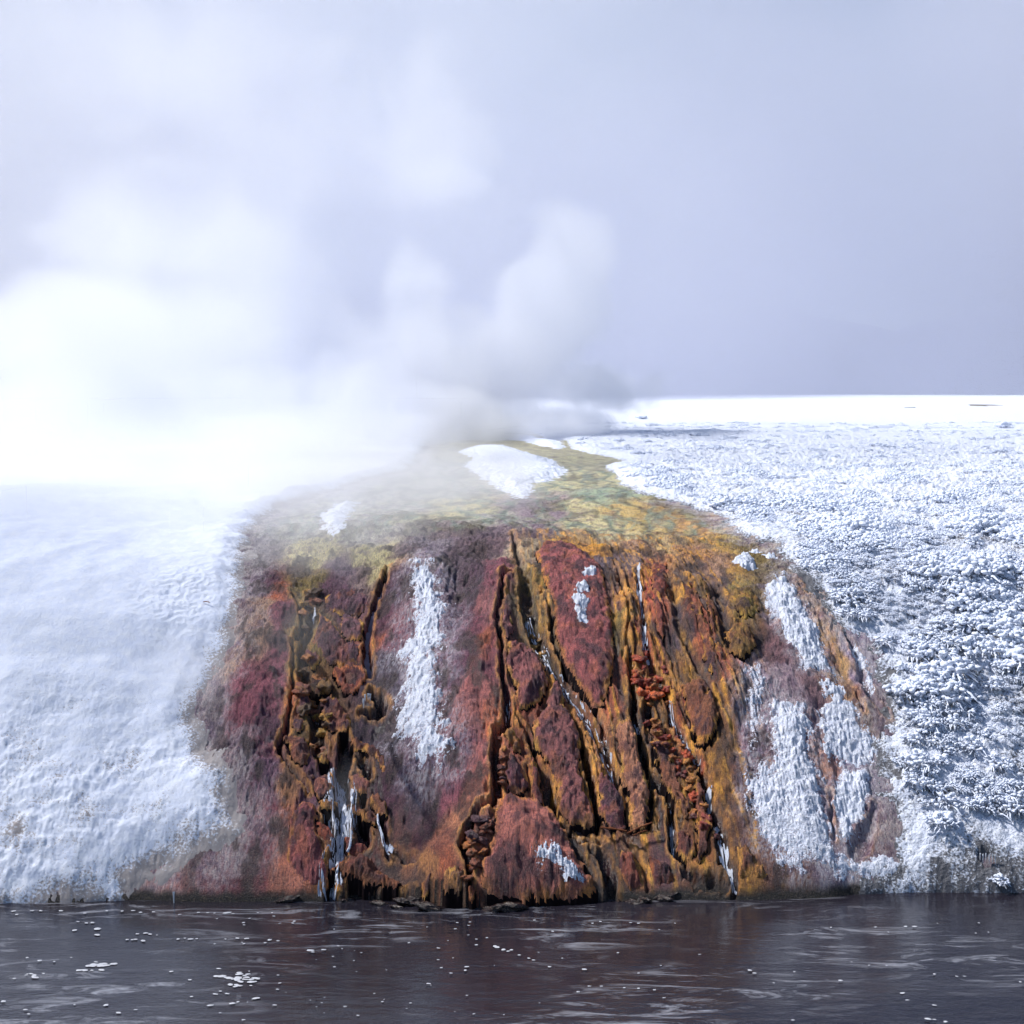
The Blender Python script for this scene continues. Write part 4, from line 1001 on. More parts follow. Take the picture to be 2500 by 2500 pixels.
def tuft_meshes(seed, n, height, spread, w0):
    r = np.random.default_rng(seed); V = []; Q = []; mats = []
    lean = -math.pi / 2 + r.normal(0, .4)
    for b in range(n):
        a = r.uniform(0, 2 * math.pi) if r.random() < .40 else lean + r.normal(0, .7)
        rr = spread * math.sqrt(r.random()) * .6; a2 = r.uniform(0, 2 * math.pi)
        root = (rr * math.cos(a2), rr * math.sin(a2), -.03)
        dry = r.random() < .22
        vv = blade_verts(root, a, height * r.uniform(.55, 1.25), r.uniform(.8, 1.35), w0 * (.28 if dry else r.uniform(.6, 1.3)), r)
        i0 = len(V); V += vv
        seg = len(vv) // 3 - 1
        for s in range(seg):
            for j in range(3):
                k = (j + 1) % 3
                Q.append((i0 + s * 3 + j, i0 + s * 3 + k, i0 + s * 3 + 3 + k, i0 + s * 3 + 3 + j)); mats.append(1 if dry else 0)
    # lumps of rime sitting in the crown
    for b in range(60):
        a2 = r.uniform(0, 2 * math.pi); rr = spread * 1.15 * math.sqrt(r.random())
        c0 = np.array((rr * math.cos(a2), rr * math.sin(a2), height * .62 * (1 - (rr / spread / 1.3) ** 2) * r.uniform(.5, 1.1)))
        R0 = r.uniform(.008, .025); k1, k2 = 7, 5; i0 = len(V); ph = r.uniform(0, 6, 3)
        for u_ in range(k2):
            la = -math.pi / 2 + math.pi * (u_ + .5) / k2
            for v_ in range(k1):
                lo_ = 2 * math.pi * v_ / k1
                q_ = R0 * (1 + .35 * math.sin(2 * lo_ + ph[0]) * math.cos(la) + .25 * math.sin(3 * la + ph[1] + lo_))
                V.append(tuple(c0 + q_ * np.array((1.15 * math.cos(la) * math.cos(lo_), 1.15 * math.cos(la) * math.sin(lo_), .85 * math.sin(la)))))
        for u_ in range(k2 - 1):
            for v_ in range(k1):
                w_ = (v_ + 1) % k1
                Q.append((i0 + u_ * k1 + v_, i0 + u_ * k1 + w_, i0 + (u_ + 1) * k1 + w_, i0 + (u_ + 1) * k1 + v_)); mats.append(0)
        Q.append((i0 + (k2 - 1) * k1, i0 + (k2 - 1) * k1 + 1, i0 + (k2 - 1) * k1 + 3, i0 + (k2 - 1) * k1 + 5)); mats.append(0)
    me = mesh_np('frosted_tuft', np.array(V), np.array(Q))
    me.materials.append(M_RIME); me.materials.append(M_BLADE)
    me.polygons.foreach_set('material_index', np.array(mats, np.int32))
    return me

TUFT = [tuft_meshes(700 + i, 74, .12, .18, .0050) for i in range(6)]
SNOWCAP = [blob_mesh('snow_cap', 800 + i, 3, .7, (1, 1, .95)) for i in range(5)]
for me in SNOWCAP: me.materials.append(M_RIME)

def on_sheet(x, y):
    i = np.clip(np.searchsorted(ys, y), 0, len(ys) - 1)
    j = np.clip(np.round((x / (.405 * ys[i]) + 1) / 2 * (NC - 1)).astype(int), 0, NC - 1)
    return np.maximum(SHEETZ[i * NC + j], relief(x, y) - .05)

def near_density(x, y, e):
    s = y - toe(x)
    base = sstep(.2, 1.2, e) * sstep(.06, .25, s)
    return base * np.clip(.60 + 1.15 * fbm(x, y, .6, 4, 141), 0.0, 1)

def clump(p, size, label, cap=True, group=None, rot=None, k=0, cap_s=.5):
    z = float(on_sheet(np.array([p[0]]), np.array([p[1]]))[0]) - .03
    root = bpy.data.objects.new('frosted_tussock', None); COL.objects.link(root)
    root.location = (p[0], p[1], z + .04); root['label'] = label; root['category'] = 'grass tussock'
    if group: root['group'] = group
    root.empty_display_size = .1
    root.rotation_euler = (0, 0, rot if rot is not None else random.uniform(0, 6.28)); root.scale = (size,) * 3
    b = link('blades', TUFT[k % len(TUFT)], None, parent=root)
    if cap:
        for n_ in range(7):
            c = link('snow_cap', SNOWCAP[(k + n_) % len(SNOWCAP)], None, parent=root)
            a_ = random.uniform(0, 6.28); q_ = .09 * math.sqrt(random.random())
            c.location = (q_ * math.cos(a_), q_ * math.sin(a_), random.uniform(.04, .13))
            m_ = random.uniform(.022, .045) * cap_s
            c.scale = (m_ * random.uniform(.9, 1.4), m_ * random.uniform(.9, 1.3), m_); c.rotation_euler = (0, 0, a_)
    return root

BIG = [((2362,1608), 2.0, 'largest round snow-laden tussock on the right slope'),
       ((2205,1652), 1.1, 'lone round frosted tussock beside the bare patch right of the grey gully'),
       ((2230,1826), 1.2, 'smooth-capped tussock above the icicle ledge'),
       ((2300,1885), 1.0, 'white tussock at the right end of the icicle ledge'),
       ((2371,1846), 1.3, 'drooping frosted tussock right of the icicle ledge'),
       ((2440,1885), 1.4, 'long drooping snow-laden tussock low at the right edge of the photo'),
       ((2309,1985), 1.3, 'upper of two big snow cushions low on the right bank'),
       ((2300,2028), 1.5, 'lower of two big snow cushions low on the right bank'),
       ((2440,2160), .9, 'snow cushion at the waterline near the right corner'),
       ((2375,1345), 1.3, 'tall frosted tussock on the upper right plain edge'),
       ((2330,1510), 1.5, 'broad frosted tussock with loose stalks above the largest tussock'),
       ((2430,1700), 1.2, 'frosted tussock below the stalks at the right edge')]
taken = []
for i, ((px, py), s_, lb) in enumerate(BIG):
    p = P([(px, py)])[0]; taken.append(p)
    clump(p, s_ * .72, lb, True, None, None, i, .95)

# nearest three hundred in view as tussocks of their own, the rest as one mass
cand = []
r_ = np.random.default_rng(21)
N_ = 200000
cyv = 17.2 + (60 - 17.2) * r_.random(N_) ** 1.7
cxv = (r_.random(N_) * 1.04 - .52) / FOC * 1.03 * cyv
ok_ = cxv > -1.2
cxv, cyv = cxv[ok_], cyv[ok_]
ce = poly_sd(cxv, cyv, RIGHT)
dn = near_density(cxv, cyv, ce)
sel = r_.random(len(dn)) < dn * .9
cxv, cyv = cxv[sel], cyv[sel]
# thin out: one per cell
cell = {}
for x_, y_ in zip(cxv, cyv):
    g_ = .105 if y_ < 23 else (.17 if y_ < 34 else .32)
    key = (int(x_ / g_), int(y_ / g_), g_)
    if key not in cell: cell[key] = (x_, y_)
pts_ = np.array(sorted(cell.values(), key=lambda p: p[1]))
keepm = np.ones(len(pts_), bool)
for t_ in taken: keepm &= np.hypot(pts_[:, 0] - t_[0], pts_[:, 1] - t_[1]) > .22
pts_ = pts_[keepm]
vis = np.abs(pts_[:, 0] / pts_[:, 1]) < .5 / FOC * .99
first = np.where(vis)[0][:280]
fs_ = set(first.tolist())
zz_ = on_sheet(pts_[:, 0], pts_[:, 1])
rt = np.random.default_rng(5)
for n_, i in enumerate(first):
    x_, y_ = pts_[i]
    root = bpy.data.objects.new('frosted_tussock', None); COL.objects.link(root); root.empty_display_size = .1
    root.location = (x_, y_, zz_[i] + .01); root.rotation_euler = (0, 0, rt.normal(0, .5)); root.scale = (rt.uniform(.55, 1.3) * np.clip(.8 + 1.1 * float(fbm(np.array([x_]), np.array([y_]), .8, 3, 281)[0]), .35, 1.5) * (.55 + .45 * min(1, (y_ - float(toe(x_))) / 2.6)),) * 3
    capped = rt.random() < .5
    zone = 'low on the right bank just above the river' if y_ - float(toe(x_)) < 1.1 else 'on the right slope above the waterline tussocks'
    root['label'] = ('snow-capped frosted grass tussock ' if capped else 'bare-headed rime-covered grass tussock ') + zone
    root['category'] = 'grass tussock'; root['group'] = 'frosted grass tussocks on the right bank'
    link('blades', TUFT[n_ % 6], None, parent=root)
    if capped:
        for m_ in range(2):
            c = link('snow_cap', SNOWCAP[(n_ + m_) % 5], None, parent=root)
            s_ = rt.uniform(.02, .042); c.scale = (s_ * 1.25, s_, s_ * .85); c.location = (rt.uniform(-.08, .08), rt.uniform(-.08, .08), rt.uniform(.04, .12)); c.rotation_euler = (0, 0, rt.uniform(0, 6))

rest = np.array([i for i in range(len(pts_)) if i not in fs_])
sz_ = np.clip(.80 + 1.1 * fbm(pts_[:, 0], pts_[:, 1], .8, 3, 281), .3, 1.55) * (1 - .40 * sstep(21, 32, pts_[:, 1]))
pm = bpy.data.meshes.new('frosted_grass')
rp = np.stack([pts_[rest, 0], pts_[rest, 1], zz_[rest] + .01 - .05 * sstep(20, 27, pts_[rest, 1])], 1).astype(np.float32)
pm.vertices.add(len(rp)); pm.vertices.foreach_set('co', rp.ravel())
_a = pm.attributes.new('size', 'FLOAT', 'POINT'); _a.data.foreach_set('value', sz_[rest].astype(np.float32))
fg = link('frosted_grass', pm, None, 'mass of rime-covered grass on the right bank and plain', None, None, 'stuff')
ng = bpy.data.node_groups.new('frosted_grass', 'GeometryNodeTree')
ng.interface.new_socket('Geometry', in_out='INPUT', socket_type='NodeSocketGeometry')
ng.interface.new_socket('Geometry', in_out='OUTPUT', socket_type='NodeSocketGeometry')
gi = ng.nodes.new('NodeGroupInput'); go_ = ng.nodes.new('NodeGroupOutput')
join = ng.nodes.new('GeometryNodeJoinGeometry')
src = [o for o in COL.objects if o.name.startswith('blades')][:6]
srcc = [o for o in COL.objects if o.name.startswith('snow_cap')][:5]
def rnd(kind, lo, hi, seed):
    n = ng.nodes.new('FunctionNodeRandomValue'); n.data_type = kind
    idx = {'FLOAT': (2, 3), 'FLOAT_VECTOR': (0, 1), 'INT': (4, 5)}[kind]
    n.inputs[idx[0]].default_value = lo; n.inputs[idx[1]].default_value = hi
    n.inputs['Seed'].default_value = seed
    return [o for o in n.outputs if o.enabled][0]
def inst(objs, smin, smax, seed, part, dz=0.0):
    j = ng.nodes.new('GeometryNodeJoinGeometry')
    for k, ob in enumerate(objs):
        sepn = ng.nodes.new('GeometryNodeInstanceOnPoints')
        ng.links.new(gi.outputs[0], sepn.inputs['Points'])
        oi = ng.nodes.new('GeometryNodeObjectInfo'); oi.inputs['Object'].default_value = ob; oi.transform_space = 'ORIGINAL'
        ng.links.new(oi.outputs['Geometry'], sepn.inputs['Instance'])
        ri = rnd('INT', 0, part - 1, seed)
        cmp_ = ng.nodes.new('FunctionNodeCompare'); cmp_.data_type = 'INT'; cmp_.operation = 'EQUAL'
        ng.links.new(ri, cmp_.inputs[2]); cmp_.inputs[3].default_value = k
        ng.links.new(cmp_.outputs[0], sepn.inputs['Selection'])
        ng.links.new(rnd('FLOAT_VECTOR', (-.15, -.15, -.8), (.15, .15, .8), seed + 1), sepn.inputs['Rotation'])
        na = ng.nodes.new('GeometryNodeInputNamedAttribute'); na.data_type = 'FLOAT'; na.inputs['Name'].default_value = 'size'
        mu = ng.nodes.new('ShaderNodeMath'); mu.operation = 'MULTIPLY'
        ng.links.new(na.outputs['Attribute'], mu.inputs[0]); ng.links.new(rnd('FLOAT', smin, smax, seed + 2 + k), mu.inputs[1])
        ng.links.new(mu.outputs[0], sepn.inputs['Scale'])
        ng.links.new(sepn.outputs[0], join.inputs[0])
inst(src, .55, 1.45, 3, 6)
inst(srcc, .025, .065, 33, 8)
ng.links.new(join.outputs[0], go_.inputs[0])
md = fg.modifiers.new('scatter', 'NODES'); md.node_group = ng

# loose stalks with rime
def stalk(p0, p1, label, group=None, rad=.008, lift=.25, mat=None, name='grass_stalk', cat='grass stalk', z0=.08, z1=.2):
    a, b = P([p0, p1]); za, zb = relief(np.array([a[0], b[0]]), np.array([a[1], b[1]]))
    n = 8; V = []
    for i in range(n + 1):
        t = i / n
        c = np.array([a[0] + (b[0] - a[0]) * t, a[1] + (b[1] - a[1]) * t, za + z0 + (zb + z1 - za - z0) * t + lift * math.sin(math.pi * t) * .4])
        rr = rad * (1 + .4 * math.sin(i * 2.3))
        for j in range(5):
            an = j / 5 * 2 * math.pi; V.append((c[0] + rr * .5 * math.cos(an), c[1] + rr * math.cos(an), c[2] + rr * math.sin(an)))
    i = np.arange((n + 1) * 5).reshape(n + 1, 5)
    q = np.stack([i[:-1], np.roll(i[:-1], -1, 1), np.roll(i[1:], -1, 1), i[1:]], -1).reshape(-1, 4)
    link(name, mesh_np(name, np.array(V), q), mat or M_RIME, label, cat, group)
for k, (a_, b_) in enumerate([((2360,1500),(2430,1490)),((2370,1515),(2450,1508)),((2300,1462),(2345,1520)),((2420,1440),(2480,1480)),((2380,1850),(2410,1890)),((2425,2005),(2470,2045)),((2470,1380),(2500,1420)),((2440,1600),(2490,1655))]):
    stalk(a_, b_, 'loose rime-coated grass stalk arching over the right slope', 'loose frosted stalks', .012, .15)
stalk((497,1500), (513,1508), 'thin bare twig lying on the left snow bank', None, .007, .02, M_TWIG, 'twig', 'twig', .17, .20)
stalk((1466,2040), (1530,2052), 'long reddish twig lodged below the plum spearhead', None, .012, .02, M_TWIG, 'twig', 'twig', .14, .12)
stalk((1530,2056), (1592,2040), 'tan twig pointing up right below the tan tongue', None, .012, .02, M_TWIG, 'twig', 'twig', .12, .16)
stalk((1545,2062), (1580,2050), 'short twig under the tan twig', None, .009, .02, M_TWIG, 'twig', 'twig', .12, .12)

# small dark shrub and snow shrubs on the far right plain
def shrub(px, size, label, seed, dark):
    p = P([px])[0]; z = float(B(np.array([p[0]]), np.array([p[1]]))[0])
    root = bpy.data.objects.new('shrub', None); COL.objects.link(root)
    root.location = (p[0], p[1], z); root['label'] = label; root['category'] = 'shrub'; root.empty_display_size = .2
    t = link('twigs', tuft_meshes(seed, 70, size, size * .8, size * .05), None, parent=root)
    c = link('snow_cap', blob_mesh('snow_cap', seed, 3, .6, (1, 1, .55)), M_RIME, parent=root)
    c.scale = (size * .55, size * .5, size * .45); c.location = (-size * .2, 0, size * .5)
shrub((2457,1051), .42, 'small dark snow-dusted bush standing alone on the far right plain', 901, True)
shrub((2440,1047), .3, 'paler bush just left of the dark bush on the far plain', 902, False)
shrub((1570,1029), .40, 'white snow-covered bush on the skyline of the frosted plain', 903, False)
shrub((1355,1030), .40, 'low snow-covered bush where the plain meets the steam', 904, False)
# bare cut banks on the far rise
def ledge(px0, px1, h, label):
    a, b = P([px0, px1]); n = 24
    t = np.linspace(0, 1, n); x = a[0] + (b[0] - a[0]) * t; y = a[1] + (b[1] - a[1]) * t + 2 * np.sin(t * 5)
    z = B(x, y); hh = h * np.sin(np.pi * t) ** .6 * (1 + .5 * gnoise(t * 9, t * 0, int(h * 100)))
    rows = [(y - .6, z - .3), (y - .35, z + hh * .55), (y, z + hh), (y + 3, z + hh * .9), (y + 9, z - .2)]
    V = np.concatenate([np.stack([x, yy, z_], 1) for yy, z_ in rows])
    link('cut_bank', mesh_np('cut_bank', V, grid_quads(5, n)), M_BLADE, label, 'cut bank')
ledge((2412,993), (2434,990), .10, 'upper bare dark cut in the far snow rise at right')
ledge((2400,1011), (2424,1010), .06, 'lower bare cut in the far snow rise at right')

# ------------------------------------------------------------------ river and its foam
xs = np.linspace(-60, 60, 220); yr = np.concatenate([np.linspace(-30, 11, 30), np.linspace(11.2, 18.5, 90)])
xx, yy = np.meshgrid(xs, yr)
zz = .012 * fbm(xx.ravel() * .5, yy.ravel(), .9, 3, 191)
link('river', mesh_np('river', np.stack([xx.ravel(), yy.ravel(), zz], 1), grid_quads(len(yr), len(xs))), make_river(), 'dark rippled river with drifting foam', None, None, 'structure')

def foam_mesh(seed):
    r = np.random.default_rng(seed); k = 14
    a = np.linspace(0, 2 * math.pi, k, endpoint=False)
    rad = 1 + .28 * np.array([math.sin(2 * t + r.uniform(0, 6)) * r.uniform(.3, 1) for t in a]) * .7 + r.uniform(-.12, .12, k)
    V = [(0, 0, .22)]
    for f_, h in ((.55, .19), (.9, .09), (1.0, -.10)):
        V += [(rad[i] * f_ * math.cos(a[i]), rad[i] * f_ * math.sin(a[i]), h) for i in range(k)]
    Q = []
    for i in range(k):
        j = (i + 1) % k
        Q.append((0, 1 + i, 1 + j, 1 + j))
    me = bpy.data.meshes.new('foam_fleck')
    faces = [(0, 1 + i, 1 + (i + 1) % k) for i in range(k)]
    for ring in range(2):
        o_ = 1 + ring * k
        faces += [(o_ + i, o_ + k + i, o_ + k + (i + 1) % k, o_ + (i + 1) % k) for i in range(k)]
    me.from_pydata(V, [], faces)
    me.polygons.foreach_set('use_smooth', np.ones(len(faces), bool))
    me.materials.append(M_FOAM); me.update()
    return me
FOAM = [foam_mesh(s) for s in range(7)]
def on_water(px):
    a = np.asarray(px, float); dx, dy, dz = ray(a[:, 0], a[:, 1]); t = CAMZ / -dz
    return np.stack([dx * t, dy * t], 1)
FP = []
def z7(u, v): return (u * .414, 1800 + v * .414)
for u, v, w in [(80,1030,9),(100,1050,7),(190,1028,7),(240,1028,7),(360,1028,8),(500,1042,9),(630,1028,7),(720,1030,7),(785,1027,7),(830,1037,9),(905,1035,9),(1060,1050,6),(1170,1038,8),(1225,1040,6),(1265,1042,6),(1340,1040,14),(1375,1046,6),(1520,1040,6),(1605,1040,6),(1615,1060,6),(1735,1090,8),(440,1143,13),(575,1135,16),(575,1170,11),(545,1098,9),(510,1100,7),(460,1092,7),(750,1198,7),(780,1199,6),(800,1197,9),(845,1205,11),(810,1165,8),(860,1160,9),(885,1166,8),(925,1172,5),(1050,1195,8),(1090,1190,6),(1125,1195,13),(1160,1193,7),(1330,1195,6),(1400,1190,8),(1455,1192,10),(1590,1200,12),(1640,1206,6),(235,1322,9),(160,1305,6),(320,1328,6),(420,1304,6),(85,1428,9),(1010,1387,10),(1290,1370,9),(1120,1436,8),(1270,1520,11),(1300,1503,6),(1340,1518,10),(1510,1545,16),(1650,1455,7),(1240,1587,12),(1370,1575,15),(1620,1585,8),(700,1630,11),(800,1612,7),(625,1585,12),(440,1582,6),(150,1612,9),(170,1638,7),(20,1563,11),(1130,1535,6),(1640,1408,6),(1480,1470,6),(1830,1262,16),(1910,1258,10)]:
    FP.append((*z7(u, v), w * .45))
rf = np.random.default_rng(77)
def cluster(u, v, n, su, sv, w):
    c = z7(u, v)
    for _ in range(n): FP.append((c[0] + rf.normal(0, su * .414), c[1] + rf.normal(0, sv * .414), w * rf.uniform(.5, 1.2) * .45))
cluster(600, 1345, 18, 45, 9, 14); cluster(490, 1380, 7, 30, 5, 12); cluster(205, 1410, 10, 40, 10, 11); cluster(1400, 1428, 14, 45, 20, 15); cluster(1485, 1432, 12, 22, 14, 13); cluster(1400, 1470, 5, 25, 8, 12)
def z8(u, v): return (1000 + u * .7764, 2000 + v * .7764)
for u, v, w in [(275,405,9),(295,413,9),(268,402,7),(310,418,6),(150,328,4),(190,326,4),(210,380,4),(185,367,4),(320,414,6),(575,330,5),(600,325,4),(695,328,4),(720,330,5),(785,350,3),(835,330,3),(180,467,8),(175,478,6),(90,445,4),(60,520,6),(530,546,7),(565,528,5),(603,528,5),(720,535,6),(675,533,5),(770,540,5),(550,475,7),(440,467,5),(655,423,4),(912,428,4),(720,487,5),(790,463,4),(1070,478,8),(1085,487,7),(1210,483,4),(1355,510,6),(1145,518,4),(1325,343,4),(1465,342,5),(1560,340,6),(1588,340,6),(1505,358,3),(1660,330,3),(1790,329,4),(1780,361,3),(1820,358,3),(1550,550,6),(1565,572,5),(1650,588,6),(1630,631,8),(1650,633,6),(1685,640,7),(1650,490,5),(1745,497,4),(1720,497,4),(1445,462,4),(1500,463,3),(1390,452,3),(1920,515,5),(1205,635,6),(800,565,5),(375,440,5),(390,446,6),(345,430,5),(480,440,4),(210,398,5),(130,487,5),(100,470,4)]:
    FP.append((*z8(u, v), w * .62))
for _ in range(60):
    FP.append((rf.uniform(520, 1350), 2240 + 255 * rf.random(), rf.uniform(1.2, 3.2)))
FP = [f_ for f_ in FP if f_[1] > 2222][:296]
fw = on_water([(a, b) for a, b, c in FP])
for i, ((a, b, c), p) in enumerate(zip(FP, fw)):
    wd = c / 2500 / FOC * p[1] * 1.0
    o = link('foam_fleck', FOAM[i % 7], None, 'white foam fleck drifting on the dark river', 'foam', 'foam flecks on the river', loc=(p[0], p[1], .012))
    o.scale = (wd * rf.uniform(1.0, 1.7), wd * rf.uniform(.6, 1.1), min(.02, wd * .4)); o.rotation_euler = (0, 0, rf.uniform(-.4, .4))

# ------------------------------------------------------------------ far forested hill in the mist
def hill(y0, amp, x0, x1, seed, label, depth=260):
    n, k = 160, 30
    x = np.linspace(x0, x1, n); d = np.linspace(0, depth, k)
    X, D = np.meshgrid(x, d)
    prof = np.sin(np.clip(D / depth, 0, 1) * math.pi * .5)
    H = amp * (.62 + .35 * fbm(X.ravel(), X.ravel() * 0, 1 / 320, 4, seed).reshape(X.shape)) * prof + 2.0 * fbm(X.ravel(), D.ravel(), 1 / 22, 3, seed + 4).reshape(X.shape) * prof
    link('hill', mesh_np('hill', np.stack([X.ravel(), (y0 + D).ravel(), 3 + H.ravel()], 1), grid_quads(k, n)), M_HILL, label, None, None, 'structure')
hill(620, 96, -900, 900, 205, 'dim forested hill behind the steam')

# ------------------------------------------------------------------ steam: one voxel volume, billows rising from the springs behind the crest
M_STEAM = bpy.data.materials.new('steam_mat'); M_STEAM.use_nodes = True
_n = M_STEAM.node_tree.nodes; _n.remove(_n['Principled BSDF'])
M_BANK = M_STEAM.copy(); M_BANK.name = 'mist_mat'
pv = _n.new('ShaderNodeVolumePrincipled')
pv.inputs['Color'].default_value = (.97, .975, .995, 1)
pv.inputs['Density'].default_value = 1.0
pv.inputs['Anisotropy'].default_value = .35
M_STEAM.node_tree.links.new(pv.outputs[0], _n['Material Output'].inputs['Volume'])

_b = M_BANK.node_tree.nodes; pb = _b.new('ShaderNodeVolumePrincipled')
pb.inputs['Color'].default_value = (.80, .82, .895, 1)
pb.inputs['Density'].default_value = 1.0
pb.inputs['Anisotropy'].default_value = .2
M_BANK.node_tree.links.new(pb.outputs[0], _b['Material Output'].inputs['Volume'])

class G:
    """small expression builder for field nodes"""
    def __init__(s, t): s.t = t
    def m(s, op, a, b=None, c=None, clamp=False):
        n = s.t.nodes.new('ShaderNodeMath'); n.operation = op; n.use_clamp = clamp
        for i, v in enumerate((a, b, c)):
            if v is None: continue
            if isinstance(v, (int, float)): n.inputs[i].default_value = v
            else: s.t.links.new(v, n.inputs[i])
        return n.outputs[0]
    def noise(s, vec, scale, detail=4, rough=.5):
        n = s.t.nodes.new('ShaderNodeTexNoise'); n.inputs['Scale'].default_value = scale
        n.inputs['Detail'].default_value = detail; n.inputs['Roughness'].default_value = rough
        s.t.links.new(vec, n.inputs['Vector']); return n.outputs[0]
    def ss(s, a, b, x):
        n = s.t.nodes.new('ShaderNodeMapRange'); n.interpolation_type = 'SMOOTHSTEP'
        n.inputs[1].default_value = a; n.inputs[2].default_value = b; n.inputs[3].default_value = 0; n.inputs[4].default_value = 1
        s.t.links.new(x, n.inputs[0]); return n.outputs[0]

def volume_object(name, lo, hi, res, build, label, M_STEAM=M_STEAM):
    t = bpy.data.node_groups.new(name, 'GeometryNodeTree')
    t.interface.new_socket('Geometry', in_out='OUTPUT', socket_type='NodeSocketGeometry')
    out = t.nodes.new('NodeGroupOutput'); vc = t.nodes.new('GeometryNodeVolumeCube')
    pos = t.nodes.new('GeometryNodeInputPosition').outputs[0]
    sx = t.nodes.new('ShaderNodeSeparateXYZ'); t.links.new(pos, sx.inputs[0])
    t.links.new(build(G(t), t, pos, *sx.outputs[:3]), vc.inputs['Density'])
    vc.inputs['Min'].default_value = lo; vc.inputs['Max'].default_value = hi
    for nm, k in zip(('Resolution X', 'Resolution Y', 'Resolution Z'), range(3)):
        vc.inputs[nm].default_value = max(8, int((hi[k] - lo[k]) / res[k]))
    sm = t.nodes.new('GeometryNodeSetMaterial'); sm.inputs['Material'].default_value = M_STEAM
    t.links.new(vc.outputs[0], sm.inputs[0]); t.links.new(sm.outputs[0], out.inputs[0])
    me = bpy.data.meshes.new(name); me.from_pydata([((lo[0]+hi[0])/2, (lo[1]+hi[1])/2, (lo[2]+hi[2])/2)], [], [])
    me.materials.append(M_STEAM)
    o = link(name, me, None, label, None, None, 'stuff')
    md = o.modifiers.new('steam', 'NODES'); md.node_group = t
    return o

# plumes: (x, y, z, rx, ry, rz, strength)
PLUMES = [
 (-12, 44, 5.6, 11, 7, 1.9, 1.4), (-4, 43, 5.2, 5, 5, 1.2, 1.2), (-12.5, 47, 7.5, 9, 8, 3.0, 1.1), (-6, 48, 6, 7, 8, 2.6, 1.0), (-1.7, 49, 7, 4, 5, 2.6, 1.0),
 (1, 50, 9, 2.6, 3.5, 2.8, 1.0), (1.9, 50, 11, 1.9, 2.6, 1.9, 1.05), (-3.2, 50, 9.8, 1.7, 3, 1.9, .95), (3.4, 51, 6.3, 3.2, 5, 1.1, .6), (0, 46, 5.0, 4.5, 4, .7, .9),
 (-11, 49, 12.0, 6, 6, 3.6, .8), (-6, 51, 15.5, 8, 6, 3.4, .75), (-13, 50, 17.5, 6, 6, 3.0, .8), (-9, 36, 4.7, 7, 4, 1.2, 1.1),
]
def blobs(g, x, y, z, L_, k=.25):
    f = None
    for (a, b, c, rx, ry, rz, s_) in L_:
        q = None
        for v, c0, r0 in ((x, a, rx), (y, b, ry), (z, c, rz)):
            t_ = g.m('POWER', g.m('ABSOLUTE', g.m('MULTIPLY', g.m('SUBTRACT', v, c0), 1 / r0)), 2.)
            q = t_ if q is None else g.m('ADD', q, t_)
        e = g.m('MULTIPLY', g.m('SUBTRACT', 1.0, q), s_)
        f = e if f is None else g.m('SMOOTH_MAX', f, e, k)
    return f
def steam_field(g, t, pos, x, y, z):
    n1 = g.noise(pos, .26, 9, .62); n1.node.inputs['Distortion'].default_value = .7
    n2 = g.noise(pos, .07, 4, .55)
    f = g.m('MAXIMUM', blobs(g, x, y, z, PLUMES), -1.2)
    d = g.m('ADD', f, g.m('MULTIPLY', g.m('SUBTRACT', n1, .5), 3.6))
    core = g.m('MULTIPLY', g.ss(.30, .68, d), .33)
    core = g.m('MULTIPLY', core, g.m('ADD', 1.0, g.m('MULTIPLY', g.ss(-7, -2, x), .8)))
    core = g.m('MULTIPLY', core, g.m('SUBTRACT', 1.0, g.m('MULTIPLY', g.ss(9, 14, z), .72)))
    # thinner ragged steam blown high to the left
    up = g.m('MULTIPLY', g.m('MULTIPLY', g.m('SUBTRACT', 1.0, g.ss(-12, 16, x)), g.ss(.36, .66, g.m('ADD', g.m('MULTIPLY', n1, .5), g.m('MULTIPLY', n2, .5)))), g.m('MULTIPLY', g.ss(5, 10, z), .034))
    d = g.m('ADD', g.m('ADD', core, up), .0016)
    edge = g.m('MULTIPLY', g.ss(33, 37, y), g.m('SUBTRACT', 1.0, g.ss(60, 66, y)))
    edge = g.m('MULTIPLY', edge, g.m('SUBTRACT', 1.0, g.ss(22, 27, z)))
    edge = g.m('MULTIPLY', edge, g.m('MULTIPLY', g.ss(-27, -22, x), g.m('SUBTRACT', 1.0, g.ss(18, 26, x))))
    return g.m('MULTIPLY', d, edge)
volume_object('steam', (-27, 32.8, 3.9), (26, 66, 27), (.21, .30, .17), steam_field, 'white steam billowing from hot springs behind the crest')

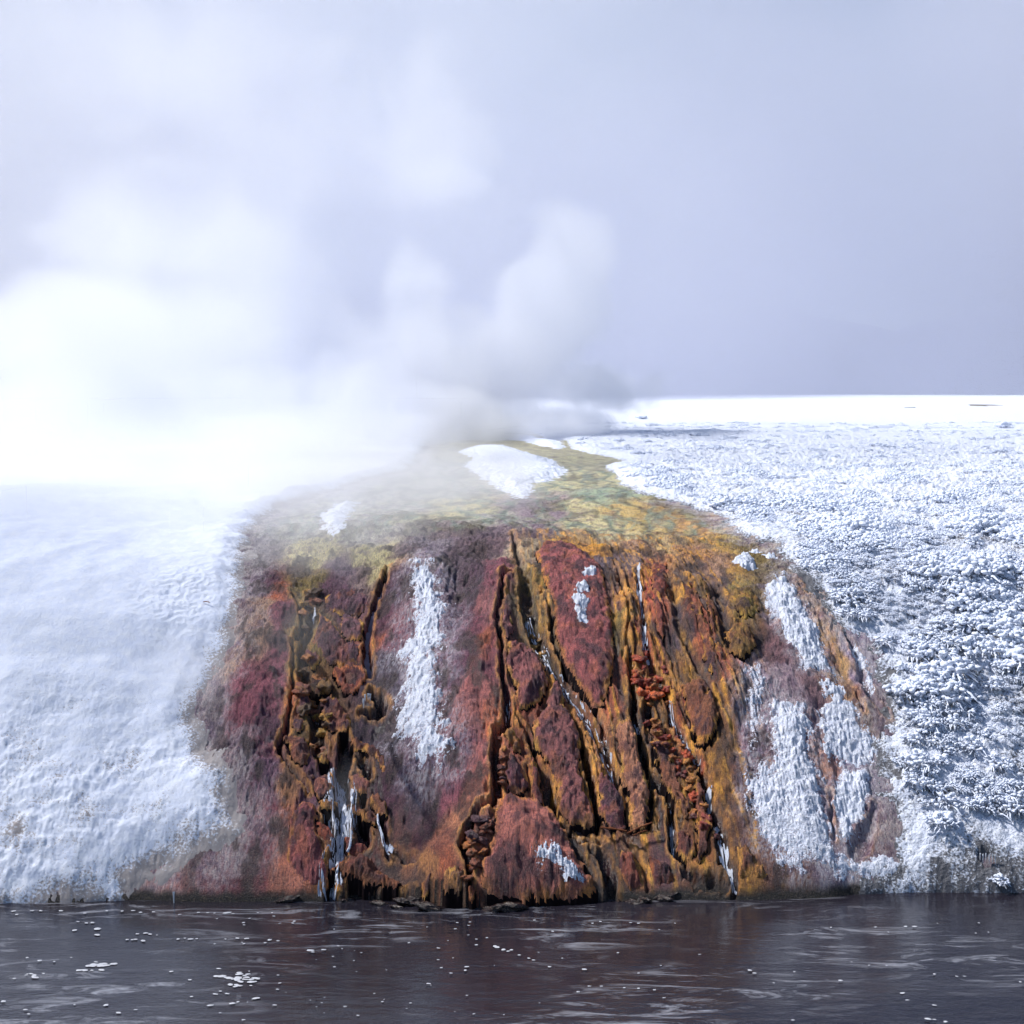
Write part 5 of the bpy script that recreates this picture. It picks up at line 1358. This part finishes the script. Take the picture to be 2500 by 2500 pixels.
# unseen steam cloud added to shade the left bank from the sun
def shade_cloud_field(g, t, pos, x, y, z):
    n1 = g.noise(pos, .35, 5, .6)
    f = blobs(g, x, y, z, [(-14.5, 20.5, 14.5, 4.5, 6, 2.6, 1.0), (-18, 26, 16, 6, 6, 3.0, 1.0)])
    return g.m('MULTIPLY', g.ss(0, 1.2, g.m('ADD', f, g.m('MULTIPLY', g.m('SUBTRACT', n1, .5), 2.0))), .13)
volume_object('steam', (-28, 11, 10), (-9.2, 32, 21), (.4, .4, .3), shade_cloud_field, 'added steam cloud out of view that shades the left snow bank')

# mist bank between the plain and the hill
def bank_field(g, t, pos, x, y, z):
    n1 = g.noise(pos, .012, 4, .55)
    d = g.m('MULTIPLY', g.ss(.32, .68, n1), .024)
    d = g.m('MULTIPLY', d, g.m('SUBTRACT', 1.0, g.ss(30, 165, z)))
    return g.m('MULTIPLY', d, g.m('MULTIPLY', g.ss(150, 260, y), g.m('SUBTRACT', 1.0, g.ss(500, 590, y))))
volume_object('steam', (-420, 140, 2), (420, 600, 170), (7, 7, 5), bank_field, 'pale mist bank hanging in front of the far hill', M_BANK)

# thin veil drifting low over the left side of the runoff
VEIL = [(-2.7, 22.0, 3.8, 1.9, 2.4, .9, 1.3), (-1.8, 25.6, 4.4, 3.0, 4, 1.0, 1.2), (-6.5, 23.6, 3.9, 4, 2.4, .9, 1.4), (-2.9, 19.5, 2.6, 1.1, 1.6, .7, .7), (-4.5, 25.8, 4.5, 3.5, 4, 1.1, 1.3), (-2.05, 17.2, .8, .35, .4, .7, .7), (-9, 28.6, 4.5, 6, 2.6, 1.0, 1.6), (-9.5, 24.4, 4.0, 4, 2.6, .9, 1.5), (-4.2, 28.4, 4.9, 4, 2.4, 1.0, 1.3), (-4.3, 19.0, 2.3, .8, 1.8, .7, .6)]
def veil_field(g, t, pos, x, y, z):
    n1 = g.noise(pos, .75, 6, .6); n1.node.inputs['Distortion'].default_value = .5
    f = g.m('MAXIMUM', blobs(g, x, y, z, VEIL), -1.2)
    d = g.m('ADD', f, g.m('MULTIPLY', g.m('SUBTRACT', n1, .5), 2.6))
    return g.m('MULTIPLY', g.ss(.05, 1.1, d), .30)
volume_object('steam', (-13.5, 16, .1), (3.5, 31, 6.2), (.11, .13, .08), veil_field, 'thin steam veil drifting over the left half of the runoff')
